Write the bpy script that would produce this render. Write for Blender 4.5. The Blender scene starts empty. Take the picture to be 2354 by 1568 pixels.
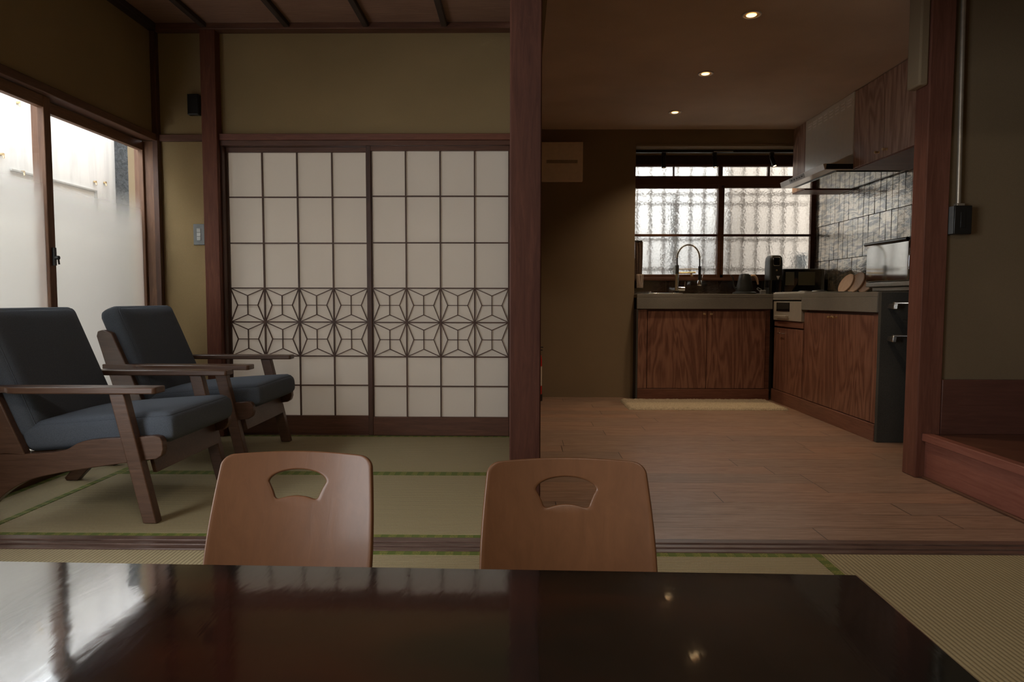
import bpy, bmesh, math, random
from mathutils import Vector, Matrix, noise as mnoise
random.seed(7)
PI = math.pi
sc = bpy.context.scene

# ------------------------------------------------------------------ camera, world, exposure
YAW, PITCH, ROLL, FPX = .0124, .0609, .0018, 1560.
F = Vector((-math.sin(YAW)*math.cos(PITCH), math.cos(YAW)*math.cos(PITCH), -math.sin(PITCH)))
RT = Vector((math.cos(YAW), math.sin(YAW), 0))
UP = RT.cross(F)
R2 = RT*math.cos(ROLL) + UP*math.sin(ROLL)
U2 = -RT*math.sin(ROLL) + UP*math.cos(ROLL)
cam = bpy.data.cameras.new('camera')
cam.sensor_width = 36.
cam.lens = FPX/2354*36
cam.clip_start = .02
co = bpy.data.objects.new('camera', cam)
m = Matrix((R2, U2, -F)).transposed().to_4x4()
m.translation = Vector((0, 0, .8))
co.matrix_world = m
sc.collection.objects.link(co)
sc.camera = co

SKY = 8.5
w = bpy.data.worlds.new('overcast_sky')
w.use_nodes = True
bg = w.node_tree.nodes['Background']
bg.inputs[0].default_value = (.95, .98, 1., 1)
bg.inputs[1].default_value = SKY
sc.world = w
sc.view_settings.view_transform = 'Standard'
sc.view_settings.look = 'None'
sc.view_settings.gamma = 1
sc.view_settings.use_curve_mapping = False
sc.view_settings.exposure = 0.0
sc.cycles.max_bounces = 12
sc.cycles.diffuse_bounces = 6
sc.cycles.glossy_bounces = 5
sc.cycles.transmission_bounces = 8
sc.cycles.transparent_max_bounces = 12
sc.cycles.sample_clamp_indirect = 6
sc.cycles.caustics_reflective = False
sc.cycles.caustics_refractive = True
sc.cycles.use_denoising = True

C = sc.collection

def portal(name, loc, rot, sx, sy):
    l = bpy.data.lights.new(name, 'AREA')
    l.shape = 'RECTANGLE'; l.size = sx; l.size_y = sy
    l.cycles.is_portal = True
    o = bpy.data.objects.new(name, l)
    o.location = loc; o.rotation_euler = rot
    C.objects.link(o)
# sky portals: unseen opening added to light the front room; open corridor end
portal('added_opening_portal', (-2.12, .35, 1.05), (0, -PI/2, 0), 1.4, 2.1)
portal('corridor_daylight', (-.9, 5.2, 1.1), (-PI/2, 0, 0), 1.9, 1.6)

# unseen area light added overhead to brighten the near tatami and chair backs
cl = bpy.data.lights.new('added_ceiling_light', 'AREA'); cl.shape = 'DISK'; cl.size = .45; cl.energy = 20; cl.color = (1, .90, .76)
clo = bpy.data.objects.new('added_ceiling_light', cl); clo.location = (.2, -.2, 2.40); C.objects.link(clo)

# ------------------------------------------------------------------ materials
MATS = {}
def nodes(name):
    mt = bpy.data.materials.new(name); mt.use_nodes = True
    nt = mt.node_tree
    b = nt.nodes['Principled BSDF']
    MATS[name] = mt
    return mt, nt, b
def rgb(c): return (c[0], c[1], c[2], 1)
def N(nt, t, **k):
    n = nt.nodes.new(t)
    for a, v in k.items(): setattr(n, a, v)
    return n
def coords(nt, scale=(1, 1, 1), loc=(0, 0, 0), rot=(0, 0, 0)):
    tc = N(nt, 'ShaderNodeTexCoord'); mp = N(nt, 'ShaderNodeMapping')
    mp.inputs['Scale'].default_value = scale; mp.inputs['Location'].default_value = loc
    mp.inputs['Rotation'].default_value = rot
    nt.links.new(tc.outputs['Object'], mp.inputs[0])
    return mp.outputs[0]
def noise(nt, vec, scale, detail=4, rough=.5, dist=0):
    n = N(nt, 'ShaderNodeTexNoise')
    n.inputs['Scale'].default_value = scale; n.inputs['Detail'].default_value = detail
    n.inputs['Roughness'].default_value = rough; n.inputs['Distortion'].default_value = dist
    nt.links.new(vec, n.inputs['Vector'])
    return n.outputs['Fac']
def ramp(nt, fac, stops):
    r = N(nt, 'ShaderNodeValToRGB')
    e = r.color_ramp.elements
    while len(e) < len(stops): e.new(.5)
    for el, (p, c) in zip(e, stops): el.position = p; el.color = rgb(c)
    nt.links.new(fac, r.inputs[0])
    return r.outputs[0]
def math_(nt, op, a, b=None, c=None):
    n = N(nt, 'ShaderNodeMath', operation=op)
    for i, v in enumerate((a, b, c)):
        if v is None: continue
        if isinstance(v, (int, float)): n.inputs[i].default_value = v
        else: nt.links.new(v, n.inputs[i])
    return n.outputs[0]
def mix(nt, fac, a, b, kind='MIX'):
    n = N(nt, 'ShaderNodeMix', data_type='RGBA', blend_type=kind)
    for i, v in ((0, fac), (6, a), (7, b)):
        if isinstance(v, (int, float)): n.inputs[i].default_value = v
        elif isinstance(v, tuple): n.inputs[i].default_value = rgb(v)
        else: nt.links.new(v, n.inputs[i])
    return n.outputs[2]
def bump(nt, b, h, strength, dist):
    n = N(nt, 'ShaderNodeBump')
    n.inputs['Strength'].default_value = strength; n.inputs['Distance'].default_value = dist
    nt.links.new(h, n.inputs['Height']); nt.links.new(n.outputs[0], b.inputs['Normal'])
def plain(name, col, rough=.5, metal=0, spec=.5, var=.12, vscale=30, coat=0, bmp=0):
    mt, nt, b = nodes(name)
    v = coords(nt)
    n = noise(nt, v, vscale, 5)
    a = tuple(c*(1-var) for c in col); d = tuple(min(1, c*(1+var)) for c in col)
    nt.links.new(ramp(nt, n, [(.3, a), (.7, d)]), b.inputs['Base Color'])
    b.inputs['Roughness'].default_value = rough; b.inputs['Metallic'].default_value = metal
    b.inputs['Specular IOR Level'].default_value = spec
    b.inputs['Coat Weight'].default_value = coat
    if bmp: bump(nt, b, n, .4, bmp)
    return mt
def plaster(name, col, var=.10):
    mt, nt, b = nodes(name)
    v = coords(nt)
    n1 = noise(nt, v, 260, 6, .7); n2 = noise(nt, v, 2.2, 4)
    f = math_(nt, 'MULTIPLY_ADD', n1, .5, math_(nt, 'MULTIPLY', n2, .5))
    nt.links.new(ramp(nt, f, [(.3, tuple(c*(1-var*1.6) for c in col)), (.7, tuple(c*(1+var) for c in col))]), b.inputs['Base Color'])
    b.inputs['Roughness'].default_value = .95; b.inputs['Specular IOR Level'].default_value = .15
    bump(nt, b, n1, .35, .002)
    return mt
def wood(name, c1, c2, axis='x', rough=.45, scale=1., rings=0., spec=.4, scratch=0., coat=0.):
    mt, nt, b = nodes(name)
    s = {'x': (1.2, 14, 14), 'y': (14, 1.2, 14), 'z': (14, 14, 1.2)}[axis]
    v = coords(nt, tuple(q*scale for q in s))
    fine = noise(nt, v, 4.5, 8, .65, .8)
    s2 = {'x': (.55, 3.2, 3.2), 'y': (3.2, .55, 3.2), 'z': (3.2, 3.2, .55)}[axis]
    v2 = coords(nt, tuple(q*scale for q in s2))
    big = noise(nt, v2, 1.6, 3, .5, .6)
    fac = math_(nt, 'MULTIPLY_ADD', fine, .65, math_(nt, 'MULTIPLY', big, .35))
    if rings:
        r = math_(nt, 'SINE', math_(nt, 'MULTIPLY', big, rings))
        r = math_(nt, 'MULTIPLY_ADD', r, .11, 0)
        fac = math_(nt, 'ADD', math_(nt, 'MULTIPLY_ADD', math_(nt, 'SUBTRACT', fine, .5), .55, .5), r)
    col = ramp(nt, fac, [(.32, c1), (.68, c2)])
    if scratch:
        v3 = coords(nt, (38, 38, 7))
        sn = noise(nt, v3, 2.5, 9, .8, 1.2)
        m3 = ramp(nt, sn, [(.60, (0, 0, 0)), (.74, (1, 1, 1))])
        col = mix(nt, math_(nt, 'MULTIPLY', m3, scratch), col, tuple(min(1, q*2.6+.02) for q in c2))
    nt.links.new(col, b.inputs['Base Color'])
    b.inputs['Roughness'].default_value = rough
    b.inputs['Specular IOR Level'].default_value = spec
    b.inputs['Coat Weight'].default_value = coat; b.inputs['Coat Roughness'].default_value = .15
    bump(nt, b, fine, .25, .0015)
    return mt

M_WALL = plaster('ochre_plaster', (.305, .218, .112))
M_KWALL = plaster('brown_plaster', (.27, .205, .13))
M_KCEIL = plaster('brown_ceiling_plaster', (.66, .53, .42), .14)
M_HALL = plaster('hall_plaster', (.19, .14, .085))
M_POST = wood('red_brown_post', (.085, .027, .016), (.19, .070, .042), 'z', .6, scratch=.30, spec=.2)
M_PILLAR = wood('worn_pillar_wood', (.034, .011, .007), (.085, .031, .019), 'z', .6, scratch=.30, spec=.2)
M_POSTR = wood('red_brown_right_post', (.11, .042, .027), (.20, .085, .057), 'z', .6, scratch=.2, spec=.2)
M_DARKV = wood('dark_upright_wood', (.05, .024, .016), (.12, .055, .035), 'z', .5)
M_DARKX = wood('dark_rail_wood', (.07, .03, .02), (.17, .075, .045), 'x', .45)
M_DARKY = wood('dark_rail_wood_deep', (.07, .032, .02), (.18, .085, .05), 'y', .45)
M_REDX = wood('red_rail_wood', (.11, .035, .022), (.24, .09, .055), 'x', .45)
M_THRESH = wood('worn_threshold_wood', (.06, .032, .024), (.19, .12, .095), 'x', .32, 1.5)
M_SASHV = wood('sash_wood_upright', (.10, .045, .025), (.24, .12, .065), 'z', .5)
M_SASHY = wood('sash_wood_rail', (.10, .045, .025), (.24, .12, .065), 'y', .5)
M_KWINX = wood('kitchen_window_wood', (.07, .03, .018), (.16, .07, .04), 'x', .5)
M_CEILB = wood('ceiling_board_wood', (.20, .11, .078), (.34, .20, .145), 'x', .6, 1.3)
M_BATTEN = wood('dark_batten_wood', (.035, .024, .02), (.07, .045, .036), 'y', .7)
M_STEPRED = wood('red_step_wood', (.19, .065, .045), (.30, .12, .085), 'y', .45, scratch=.12)
M_HALLFL = wood('hall_floor_wood', (.09, .035, .02), (.17, .075, .045), 'x', .25, coat=.3)
M_SKIRT = wood('skirting_wood', (.07, .03, .022), (.13, .055, .04), 'x', .4)
M_CAB = wood('cabinet_oak', (.135, .056, .037), (.31, .155, .105), 'z', .42, rings=70)
M_CABX = wood('cabinet_oak_rail', (.10, .036, .022), (.25, .11, .07), 'x', .42)
M_CABY = wood('cabinet_oak_side_rail', (.135, .056, .037), (.30, .145, .098), 'y', .38)
M_CABU = wood('upper_cabinet_oak', (.27, .16, .115), (.54, .37, .29), 'z', .42, rings=60)
M_CHAIR = wood('armchair_wood', (.065, .032, .019), (.13, .068, .042), 'x', .38, 1.4, coat=.15)
M_PLY = wood('bent_plywood', (.120, .050, .020), (.165, .070, .029), 'z', .42, .6, coat=.12)
M_PLYEDGE = wood('plywood_edge', (.35, .19, .10), (.55, .33, .19), 'x', .5)
M_BOARD = wood('pale_board_wood', (.48, .30, .19), (.62, .42, .28), 'z', .6)
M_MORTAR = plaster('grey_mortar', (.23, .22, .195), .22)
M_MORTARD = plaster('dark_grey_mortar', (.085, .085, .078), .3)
M_BLACK = plain('black_plastic', (.012, .012, .012), .35)
M_BLACKG = plain('black_gloss', (.008, .008, .009), .08, coat=.5)
M_GREY = plain('grey_plastic', (.16, .17, .17), .5)
M_KETTLE = plain('matte_dark_kettle', (.025, .028, .028), .38)
M_LGREY = plain('light_grey_plastic', (.42, .42, .40), .45)
M_HEATER = plain('beige_vent_cover', (.78, .65, .50), .6, var=.05)
M_HEATERD = plain('vent_slot_shade', (.34, .28, .20), .7)
M_CHROME = plain('chrome', (.80, .78, .74), .10, metal=1, var=.03)
M_SATIN = plain('satin_chrome', (.85, .83, .80), .28, metal=1, var=.03)
M_BRASS = plain('brass', (.80, .62, .36), .36, metal=1, var=.06)
M_STEEL = plain('brushed_steel', (.56, .54, .49), .34, metal=1, var=.06, vscale=60)
M_STEELG = plain('polished_steel', (.50, .50, .48), .06, metal=1, var=.04)
M_HOOD = plain('hood_panel', (.78, .75, .67), .30, metal=.0, var=.03, coat=.3)
M_SLOT = plain('hood_slot_painted_light', (.97, .95, .90), .4, var=.01)  # near-white puts the light caught by the slots into their colour
M_CREAM = plain('cream_grill_panel', (.50, .46, .39), .35, metal=.3, var=.04)
M_TRACKW = plain('white_ring', (.62, .60, .58), .4)
M_FABRIC = plain('slate_blue_fabric', (.078, .092, .115), .95, var=.22, vscale=420, bmp=.002)
M_RED = plain('red_enamel', (.45, .012, .01), .3)
M_PALE = plain('pale_label', (.6, .52, .42), .6)
M_RUBBER = plain('grey_cable', (.20, .21, .24), .5)
M_TOWEL = plain('brown_cloth', (.10, .065, .05), .95, var=.2, vscale=90, bmp=.004)
M_TOWELP = plain('pale_cloth', (.42, .34, .30), .95, var=.1, vscale=90, bmp=.004)
M_CONDUIT = plain('metal_conduit', (.42, .37, .30), .35, metal=.6)
M_WHITEWALL = None

def outer_wall_mat(name, col, stain):
    mt, nt, b = nodes(name)
    v = coords(nt, (.6, 4.5, .55))
    n = noise(nt, v, 3.2, 6, .6, .4)
    v2 = coords(nt); n2 = noise(nt, v2, 1.1, 3)
    c = ramp(nt, n, [(.36, stain), (.56, col)])
    nt.links.new(mix(nt, math_(nt, 'MULTIPLY', n2, .25), c, col), b.inputs['Base Color'])
    b.inputs['Roughness'].default_value = .9
    return mt
M_OUTL = outer_wall_mat('white_painted_outer_wall', (.90, .90, .90), (.74, .74, .75))
M_OUTK = outer_wall_mat('white_neighbour_wall', (.66, .655, .64), (.56, .555, .54))
M_OUTB = outer_wall_mat('beige_neighbour_wall', (.30, .26, .22), (.255, .22, .185))
def lumpy():
    mt, nt, b = nodes('rough_dark_concrete')
    n = noise(nt, coords(nt), 26, 6, .7, 1.5)
    nt.links.new(ramp(nt, n, [(.35, (.035, .04, .045)), (.65, (.13, .14, .15))]), b.inputs['Base Color'])
    b.inputs['Roughness'].default_value = .9
    bump(nt, b, n, 1., .03)
    return mt
M_CONC = lumpy()
M_ALLEY = plaster('alley_concrete', (.35, .34, .33), .2)
M_BAR = plain('weathered_lattice_wood', (.42, .37, .31), .7)

def glass_mat(name, frost_z=None, rough=.36):
    """clear pane; below frost_z (object height) the pane is sand-blasted"""
    mt, nt, b = nodes(name)
    out = nt.nodes['Material Output']; nt.nodes.remove(b)
    tr = N(nt, 'ShaderNodeBsdfTransparent'); tr.inputs[0].default_value = (.95, .96, .96, 1)
    gl = N(nt, 'ShaderNodeBsdfGlossy'); gl.inputs['Roughness'].default_value = .02
    m1 = N(nt, 'ShaderNodeMixShader'); m1.inputs[0].default_value = .05
    nt.links.new(tr.outputs[0], m1.inputs[1]); nt.links.new(gl.outputs[0], m1.inputs[2])
    last = m1.outputs[0]
    if frost_z is not None:
        rf = N(nt, 'ShaderNodeBsdfRefraction'); rf.inputs['Roughness'].default_value = rough
        rf.inputs['IOR'].default_value = 1.35; rf.inputs[0].default_value = (.86, .86, .84, 1)
        tl = N(nt, 'ShaderNodeBsdfTranslucent'); tl.inputs[0].default_value = (.66, .66, .63, 1)
        mx = N(nt, 'ShaderNodeMixShader'); mx.inputs[0].default_value = .20
        nt.links.new(rf.outputs[0], mx.inputs[1]); nt.links.new(tl.outputs[0], mx.inputs[2])
        tc = N(nt, 'ShaderNodeTexCoord'); sp = N(nt, 'ShaderNodeSeparateXYZ')
        nt.links.new(tc.outputs['Object'], sp.inputs[0])
        g = N(nt, 'ShaderNodeMapRange'); g.interpolation_type = 'SMOOTHSTEP'
        g.inputs[1].default_value = frost_z - .24; g.inputs[2].default_value = frost_z + .10
        g.inputs[3].default_value = 1; g.inputs[4].default_value = 0
        nt.links.new(sp.outputs[2], g.inputs[0])
        m2 = N(nt, 'ShaderNodeMixShader')
        nt.links.new(g.outputs[0], m2.inputs[0]); nt.links.new(last, m2.inputs[1]); nt.links.new(mx.outputs[0], m2.inputs[2])
        last = m2.outputs[0]
    nt.links.new(last, out.inputs[0])
    return mt
M_GLASSL = glass_mat('half_frosted_glass', 1.33)
def hammered():
    mt, nt, b = nodes('hammered_glass')
    out = nt.nodes['Material Output']; nt.nodes.remove(b)
    v = coords(nt)
    vo = N(nt, 'ShaderNodeTexVoronoi', feature='SMOOTH_F1'); vo.inputs['Scale'].default_value = 62
    vo.inputs['Smoothness'].default_value = .6
    nt.links.new(v, vo.inputs['Vector'])
    bp = N(nt, 'ShaderNodeBump'); bp.inputs['Strength'].default_value = .8; bp.inputs['Distance'].default_value = .008
    nt.links.new(vo.outputs['Distance'], bp.inputs['Height'])
    rf = N(nt, 'ShaderNodeBsdfRefraction'); rf.inputs['Roughness'].default_value = .36; rf.inputs['IOR'].default_value = 1.35
    rf.inputs[0].default_value = (.93, .93, .92, 1)
    gl = N(nt, 'ShaderNodeBsdfGlossy'); gl.inputs['Roughness'].default_value = .05
    nt.links.new(bp.outputs[0], rf.inputs['Normal']); nt.links.new(bp.outputs[0], gl.inputs['Normal'])
    mx = N(nt, 'ShaderNodeMixShader'); mx.inputs[0].default_value = .05
    nt.links.new(rf.outputs[0], mx.inputs[1]); nt.links.new(gl.outputs[0], mx.inputs[2])
    nt.links.new(mx.outputs[0], out.inputs[0])
    return mt
M_GLASSK = hammered()

def paper_mat():
    mt, nt, b = nodes('shoji_paper')
    out = nt.nodes['Material Output']
    v = coords(nt)
    fib = noise(nt, coords(nt, (1, 1, .35)), 120, 6, .8, 2.5)
    cl = noise(nt, v, 9, 4)
    c = ramp(nt, fib, [(.62, (.70, .65, .585)), (.80, (.52, .47, .40))])
    c = mix(nt, math_(nt, 'MULTIPLY', cl, .18), c, (.62, .57, .51), 'MIX')
    df = N(nt, 'ShaderNodeBsdfDiffuse'); tl = N(nt, 'ShaderNodeBsdfTranslucent')
    nt.links.new(c, df.inputs[0]); nt.links.new(c, tl.inputs[0])
    mx = N(nt, 'ShaderNodeMixShader'); mx.inputs[0].default_value = .32
    nt.links.new(df.outputs[0], mx.inputs[1]); nt.links.new(tl.outputs[0], mx.inputs[2])
    nt.links.new(mx.outputs[0], out.inputs[0])
    nt.nodes.remove(b)
    return mt
M_PAPER = paper_mat()

def tatami_mat_(name, axis):
    """rush matting; ridges run along AXIS"""
    mt, nt, b = nodes(name)
    tc = N(nt, 'ShaderNodeTexCoord'); sp = N(nt, 'ShaderNodeSeparateXYZ')
    nt.links.new(tc.outputs['Object'], sp.inputs[0])
    q = sp.outputs[1 if axis == 'x' else 0]
    s = math_(nt, 'SINE', math_(nt, 'MULTIPLY', q, 2*PI/.0128))
    a = math_(nt, 'POWER', math_(nt, 'ABSOLUTE', math_(nt, 'MULTIPLY_ADD', s, .5, .5)), .45)
    fine = noise(nt, coords(nt, (60, 900, 1) if axis == 'y' else (900, 60, 1)), 1, 3, .6)
    big = noise(nt, coords(nt), 3.5, 4)
    base = ramp(nt, fine, [(.3, (.34, .275, .155)), (.7, (.50, .42, .255))])
    base = mix(nt, math_(nt, 'MULTIPLY', big, .35), base, (.44, .37, .20))
    col = mix(nt, a, mix(nt, .62, base, (.08, .055, .025)), base)
    nt.links.new(col, b.inputs['Base Color'])
    b.inputs['Roughness'].default_value = .62; b.inputs['Specular IOR Level'].default_value = .3
    bump(nt, b, a, .6, .0016)
    return mt
M_TATX = tatami_mat_('tatami_rush_crosswise', 'x')
M_TATY = tatami_mat_('tatami_rush_lengthwise', 'y')
def border_mat(name, axis):
    mt, nt, b = nodes(name)
    tc = N(nt, 'ShaderNodeTexCoord'); sp = N(nt, 'ShaderNodeSeparateXYZ')
    nt.links.new(tc.outputs['Object'], sp.inputs[0])
    q = sp.outputs[0 if axis == 'x' else 1]
    band = math_(nt, 'FRACT', math_(nt, 'MULTIPLY', q, 1/.052))
    on = ramp(nt, band, [(.0, (0, 0, 0)), (.42, (0, 0, 0)), (.5, (1, 1, 1)), (.92, (1, 1, 1)), (1., (0, 0, 0))])
    n = noise(nt, coords(nt, (90, 160, 1) if axis == 'x' else (160, 90, 1)), 2.2, 3, .6)
    spk = ramp(nt, n, [(.46, (0, 0, 0)), (.56, (1, 1, 1))])
    f = math_(nt, 'MULTIPLY', on, spk)
    cr = ramp(nt, band, [(0., (.07, .095, .02)), (.05, (.115, .15, .026)), (1., (.11, .145, .025))])
    nt.links.new(mix(nt, math_(nt, 'MULTIPLY', f, .7), cr, (.36, .31, .08)), b.inputs['Base Color'])
    b.inputs['Roughness'].default_value = .75
    return mt
M_BORDX = border_mat('green_brocade_crosswise', 'x')
M_BORDY = border_mat('green_brocade_lengthwise', 'y')

def floor_mat():
    mt, nt, b = nodes('oak_plank_floor')
    tc = N(nt, 'ShaderNodeTexCoord'); sp = N(nt, 'ShaderNodeSeparateXYZ')
    nt.links.new(tc.outputs['Object'], sp.inputs[0])
    rowf = math_(nt, 'DIVIDE', math_(nt, 'SUBTRACT', sp.outputs[1], 2.207), .1478)
    row = math_(nt, 'FLOOR', rowf); ry = math_(nt, 'FRACT', rowf)
    wn = N(nt, 'ShaderNodeTexWhiteNoise', noise_dimensions='1D'); nt.links.new(row, wn.inputs['W'])
    L_ = 1.32
    uf = math_(nt, 'DIVIDE', math_(nt, 'ADD', sp.outputs[0], math_(nt, 'MULTIPLY_ADD', wn.outputs['Value'], 7.3, 0)), L_)
    ui = math_(nt, 'FLOOR', uf); uu = math_(nt, 'FRACT', uf)
    def edge(f, wdt):
        d = math_(nt, 'MINIMUM', f, math_(nt, 'SUBTRACT', 1., f))
        return math_(nt, 'LESS_THAN', d, wdt)
    seam = math_(nt, 'MAXIMUM', edge(ry, .0016/.1478), edge(uu, .0020/L_))
    cb = N(nt, 'ShaderNodeCombineXYZ'); nt.links.new(ui, cb.inputs[0]); nt.links.new(row, cb.inputs[1])
    w2 = N(nt, 'ShaderNodeTexWhiteNoise', noise_dimensions='2D'); nt.links.new(cb.outputs[0], w2.inputs['Vector'])
    tone = ramp(nt, w2.outputs['Value'], [(0., (.84, .86, .88)), (.5, (1., .98, .96)), (1., (1.12, 1.0, .92))])
    g = noise(nt, coords(nt, (1.3, 16, 1)), 4.2, 9, .7, 1.1)
    wd = ramp(nt, g, [(.30, (.19, .115, .080)), (.52, (.30, .195, .140)), (.72, (.39, .265, .195))])
    col = mix(nt, 1., wd, tone, 'MULTIPLY')
    nt.links.new(mix(nt, math_(nt, 'MULTIPLY', seam, .85), col, (.03, .02, .015)), b.inputs['Base Color'])
    nt.links.new(ramp(nt, g, [(.3, (.42,)*3), (.7, (.30,)*3)]), b.inputs['Roughness'])
    h = math_(nt, 'SUBTRACT', math_(nt, 'MULTIPLY', g, .25), seam)
    bump(nt, b, h, .35, .0015)
    b.inputs['Specular IOR Level'].default_value = .5
    return mt
M_FLOOR = floor_mat()

def tile_mat(name, base, vec_axis, wdt=.0777, hgt=.296, zoff=1.127, u0=0.):
    mt, nt, b = nodes(name)
    tc = N(nt, 'ShaderNodeTexCoord'); sp = N(nt, 'ShaderNodeSeparateXYZ'); cb = N(nt, 'ShaderNodeCombineXYZ')
    nt.links.new(tc.outputs['Object'], sp.inputs[0])
    u = math_(nt, 'ADD', sp.outputs[vec_axis], u0)
    nt.links.new(u, cb.inputs[0])
    nt.links.new(math_(nt, 'SUBTRACT', sp.outputs[2], zoff), cb.inputs[1])
    br = N(nt, 'ShaderNodeTexBrick'); br.offset = 0
    for k, val in (('Scale', 1), ('Brick Width', wdt), ('Row Height', hgt), ('Mortar Size', .0022), ('Bias', 0), ('Mortar Smooth', .25)): br.inputs[k].default_value = val
    br.inputs['Color1'].default_value = (0, 0, 0, 1); br.inputs['Color2'].default_value = (1, 1, 1, 1)
    nt.links.new(cb.outputs[0], br.inputs['Vector'])
    mot = noise(nt, coords(nt, (1, 7, 10)), 5, 5, .6, .6)
    tile = ramp(nt, mot, [(.35, tuple(c*.55 for c in base)), (.65, tuple(c*1.5 for c in base))])
    nt.links.new(mix(nt, br.outputs['Fac'], tile, (.055, .045, .03)), b.inputs['Base Color'])
    b.inputs['Roughness'].default_value = .10
    b.inputs['Specular IOR Level'].default_value = .9
    b.inputs['Coat Weight'].default_value = 1; b.inputs['Coat Roughness'].default_value = .05; b.inputs['Coat IOR'].default_value = 1.75
    lo = noise(nt, coords(nt, (1, 9, 22) if vec_axis == 1 else (9, 1, 22)), 1.5, 4, .6, .5)
    # each tile sits at its own tilt: a ramp across the tile scaled by the tile's random value
    fr = math_(nt, 'FRACT', math_(nt, 'DIVIDE', u, wdt))
    rnd = N(nt, 'ShaderNodeSeparateColor'); nt.links.new(br.outputs['Color'], rnd.inputs[0])
    tilt = math_(nt, 'MULTIPLY', fr, math_(nt, 'SUBTRACT', rnd.outputs[0], .5))
    h = math_(nt, 'ADD', math_(nt, 'MULTIPLY', lo, .9), math_(nt, 'MULTIPLY', tilt, .35))
    h = math_(nt, 'SUBTRACT', h, math_(nt, 'MULTIPLY', br.outputs['Fac'], .6))
    bump(nt, b, h, .6, .0015)
    for l in list(nt.links):
        if l.to_socket == b.inputs['Normal']: nt.links.new(l.from_socket, b.inputs['Coat Normal'])
    return mt
def glaze(name, base):
    mt, nt, b = nodes(name)
    mot = noise(nt, coords(nt, (1, 6, 24)), 1.5, 4, .6, .8)
    nt.links.new(ramp(nt, mot, [(.43, (.17, .17, .165)), (.57, (.60, .52, .41))]), b.inputs['Base Color'])  # beige and grey mottling of the window's reflection put into the glaze colour
    b.inputs['Metallic'].default_value = .8
    b.inputs['Roughness'].default_value = .14; b.inputs['Specular IOR Level'].default_value = .8
    b.inputs['Coat Weight'].default_value = 1; b.inputs['Coat Roughness'].default_value = .06; b.inputs['Coat IOR'].default_value = 1.8
    lo = noise(nt, coords(nt, (1, 7, 20)), 1.3, 5, .62, .4)
    bump(nt, b, lo, 1., .0030)
    for l in list(nt.links):
        if l.to_socket == b.inputs['Normal']: nt.links.new(l.from_socket, b.inputs['Coat Normal'])
    return mt
M_TILE = glaze('bronze_tile_reflection_mottle', (.06, .05, .034))
M_GROUT = plaster('dark_tile_grout', (.025, .02, .014))
M_TILEB = tile_mat('dark_back_tile', (.035, .022, .016), 0, hgt=.2, zoff=.76)

def table_mat():
    mt, nt, b = nodes('black_lacquer_rosewood')
    g = noise(nt, coords(nt, (.8, 5, 5)), 3.0, 9, .65, 1.6)
    g2 = noise(nt, coords(nt, (.5, 2.3, 2), (3, 1, 0)), 1.3, 4, .5, .9)
    c = ramp(nt, g2, [(.54, (.004, .0055, .0055)), (.70, (.040, .012, .007))])
    c = mix(nt, math_(nt, 'MULTIPLY', g, .7), c, (.005, .006, .0055))
    nt.links.new(c, b.inputs['Base Color'])
    b.inputs['Roughness'].default_value = .16
    b.inputs['Specular IOR Level'].default_value = .5
    b.inputs['Coat Weight'].default_value = 1; b.inputs['Coat IOR'].default_value = 1.85; b.inputs['Coat Roughness'].default_value = .035
    wv = noise(nt, coords(nt, (22, 6, 1)), 1.0, 3, .5, .5)
    v2 = noise(nt, coords(nt, (9, 2.5, 1), (0, 0, 0), (0, 0, .9)), 6, 6, .8, 3)
    h = math_(nt, 'ADD', wv, math_(nt, 'MULTIPLY', v2, .06))
    bump(nt, b, h, .2, .0011)
    for l in list(nt.links):
        if l.to_socket == b.inputs['Normal']: nt.links.new(l.from_socket, b.inputs['Coat Normal'])
    rr = ramp(nt, v2, [(.55, (.10,)*3), (.75, (.20,)*3)])
    nt.links.new(rr, b.inputs['Roughness'])
    return mt
M_TABLE = table_mat()

def emis(name, col, s):
    mt, nt, b = nodes(name)
    b.inputs['Base Color'].default_value = rgb(col)
    b.inputs['Emission Color'].default_value = rgb(col)
    b.inputs['Emission Strength'].default_value = s
    return mt
M_LAMP = emis('warm_lamp', (1, .70, .36), 2.4)
M_REFL = plain('golden_reflector', (.80, .55, .26), .4, metal=.3)
M_SPOTL = emis('warm_spot_lens', (1, .68, .38), 9)

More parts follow.
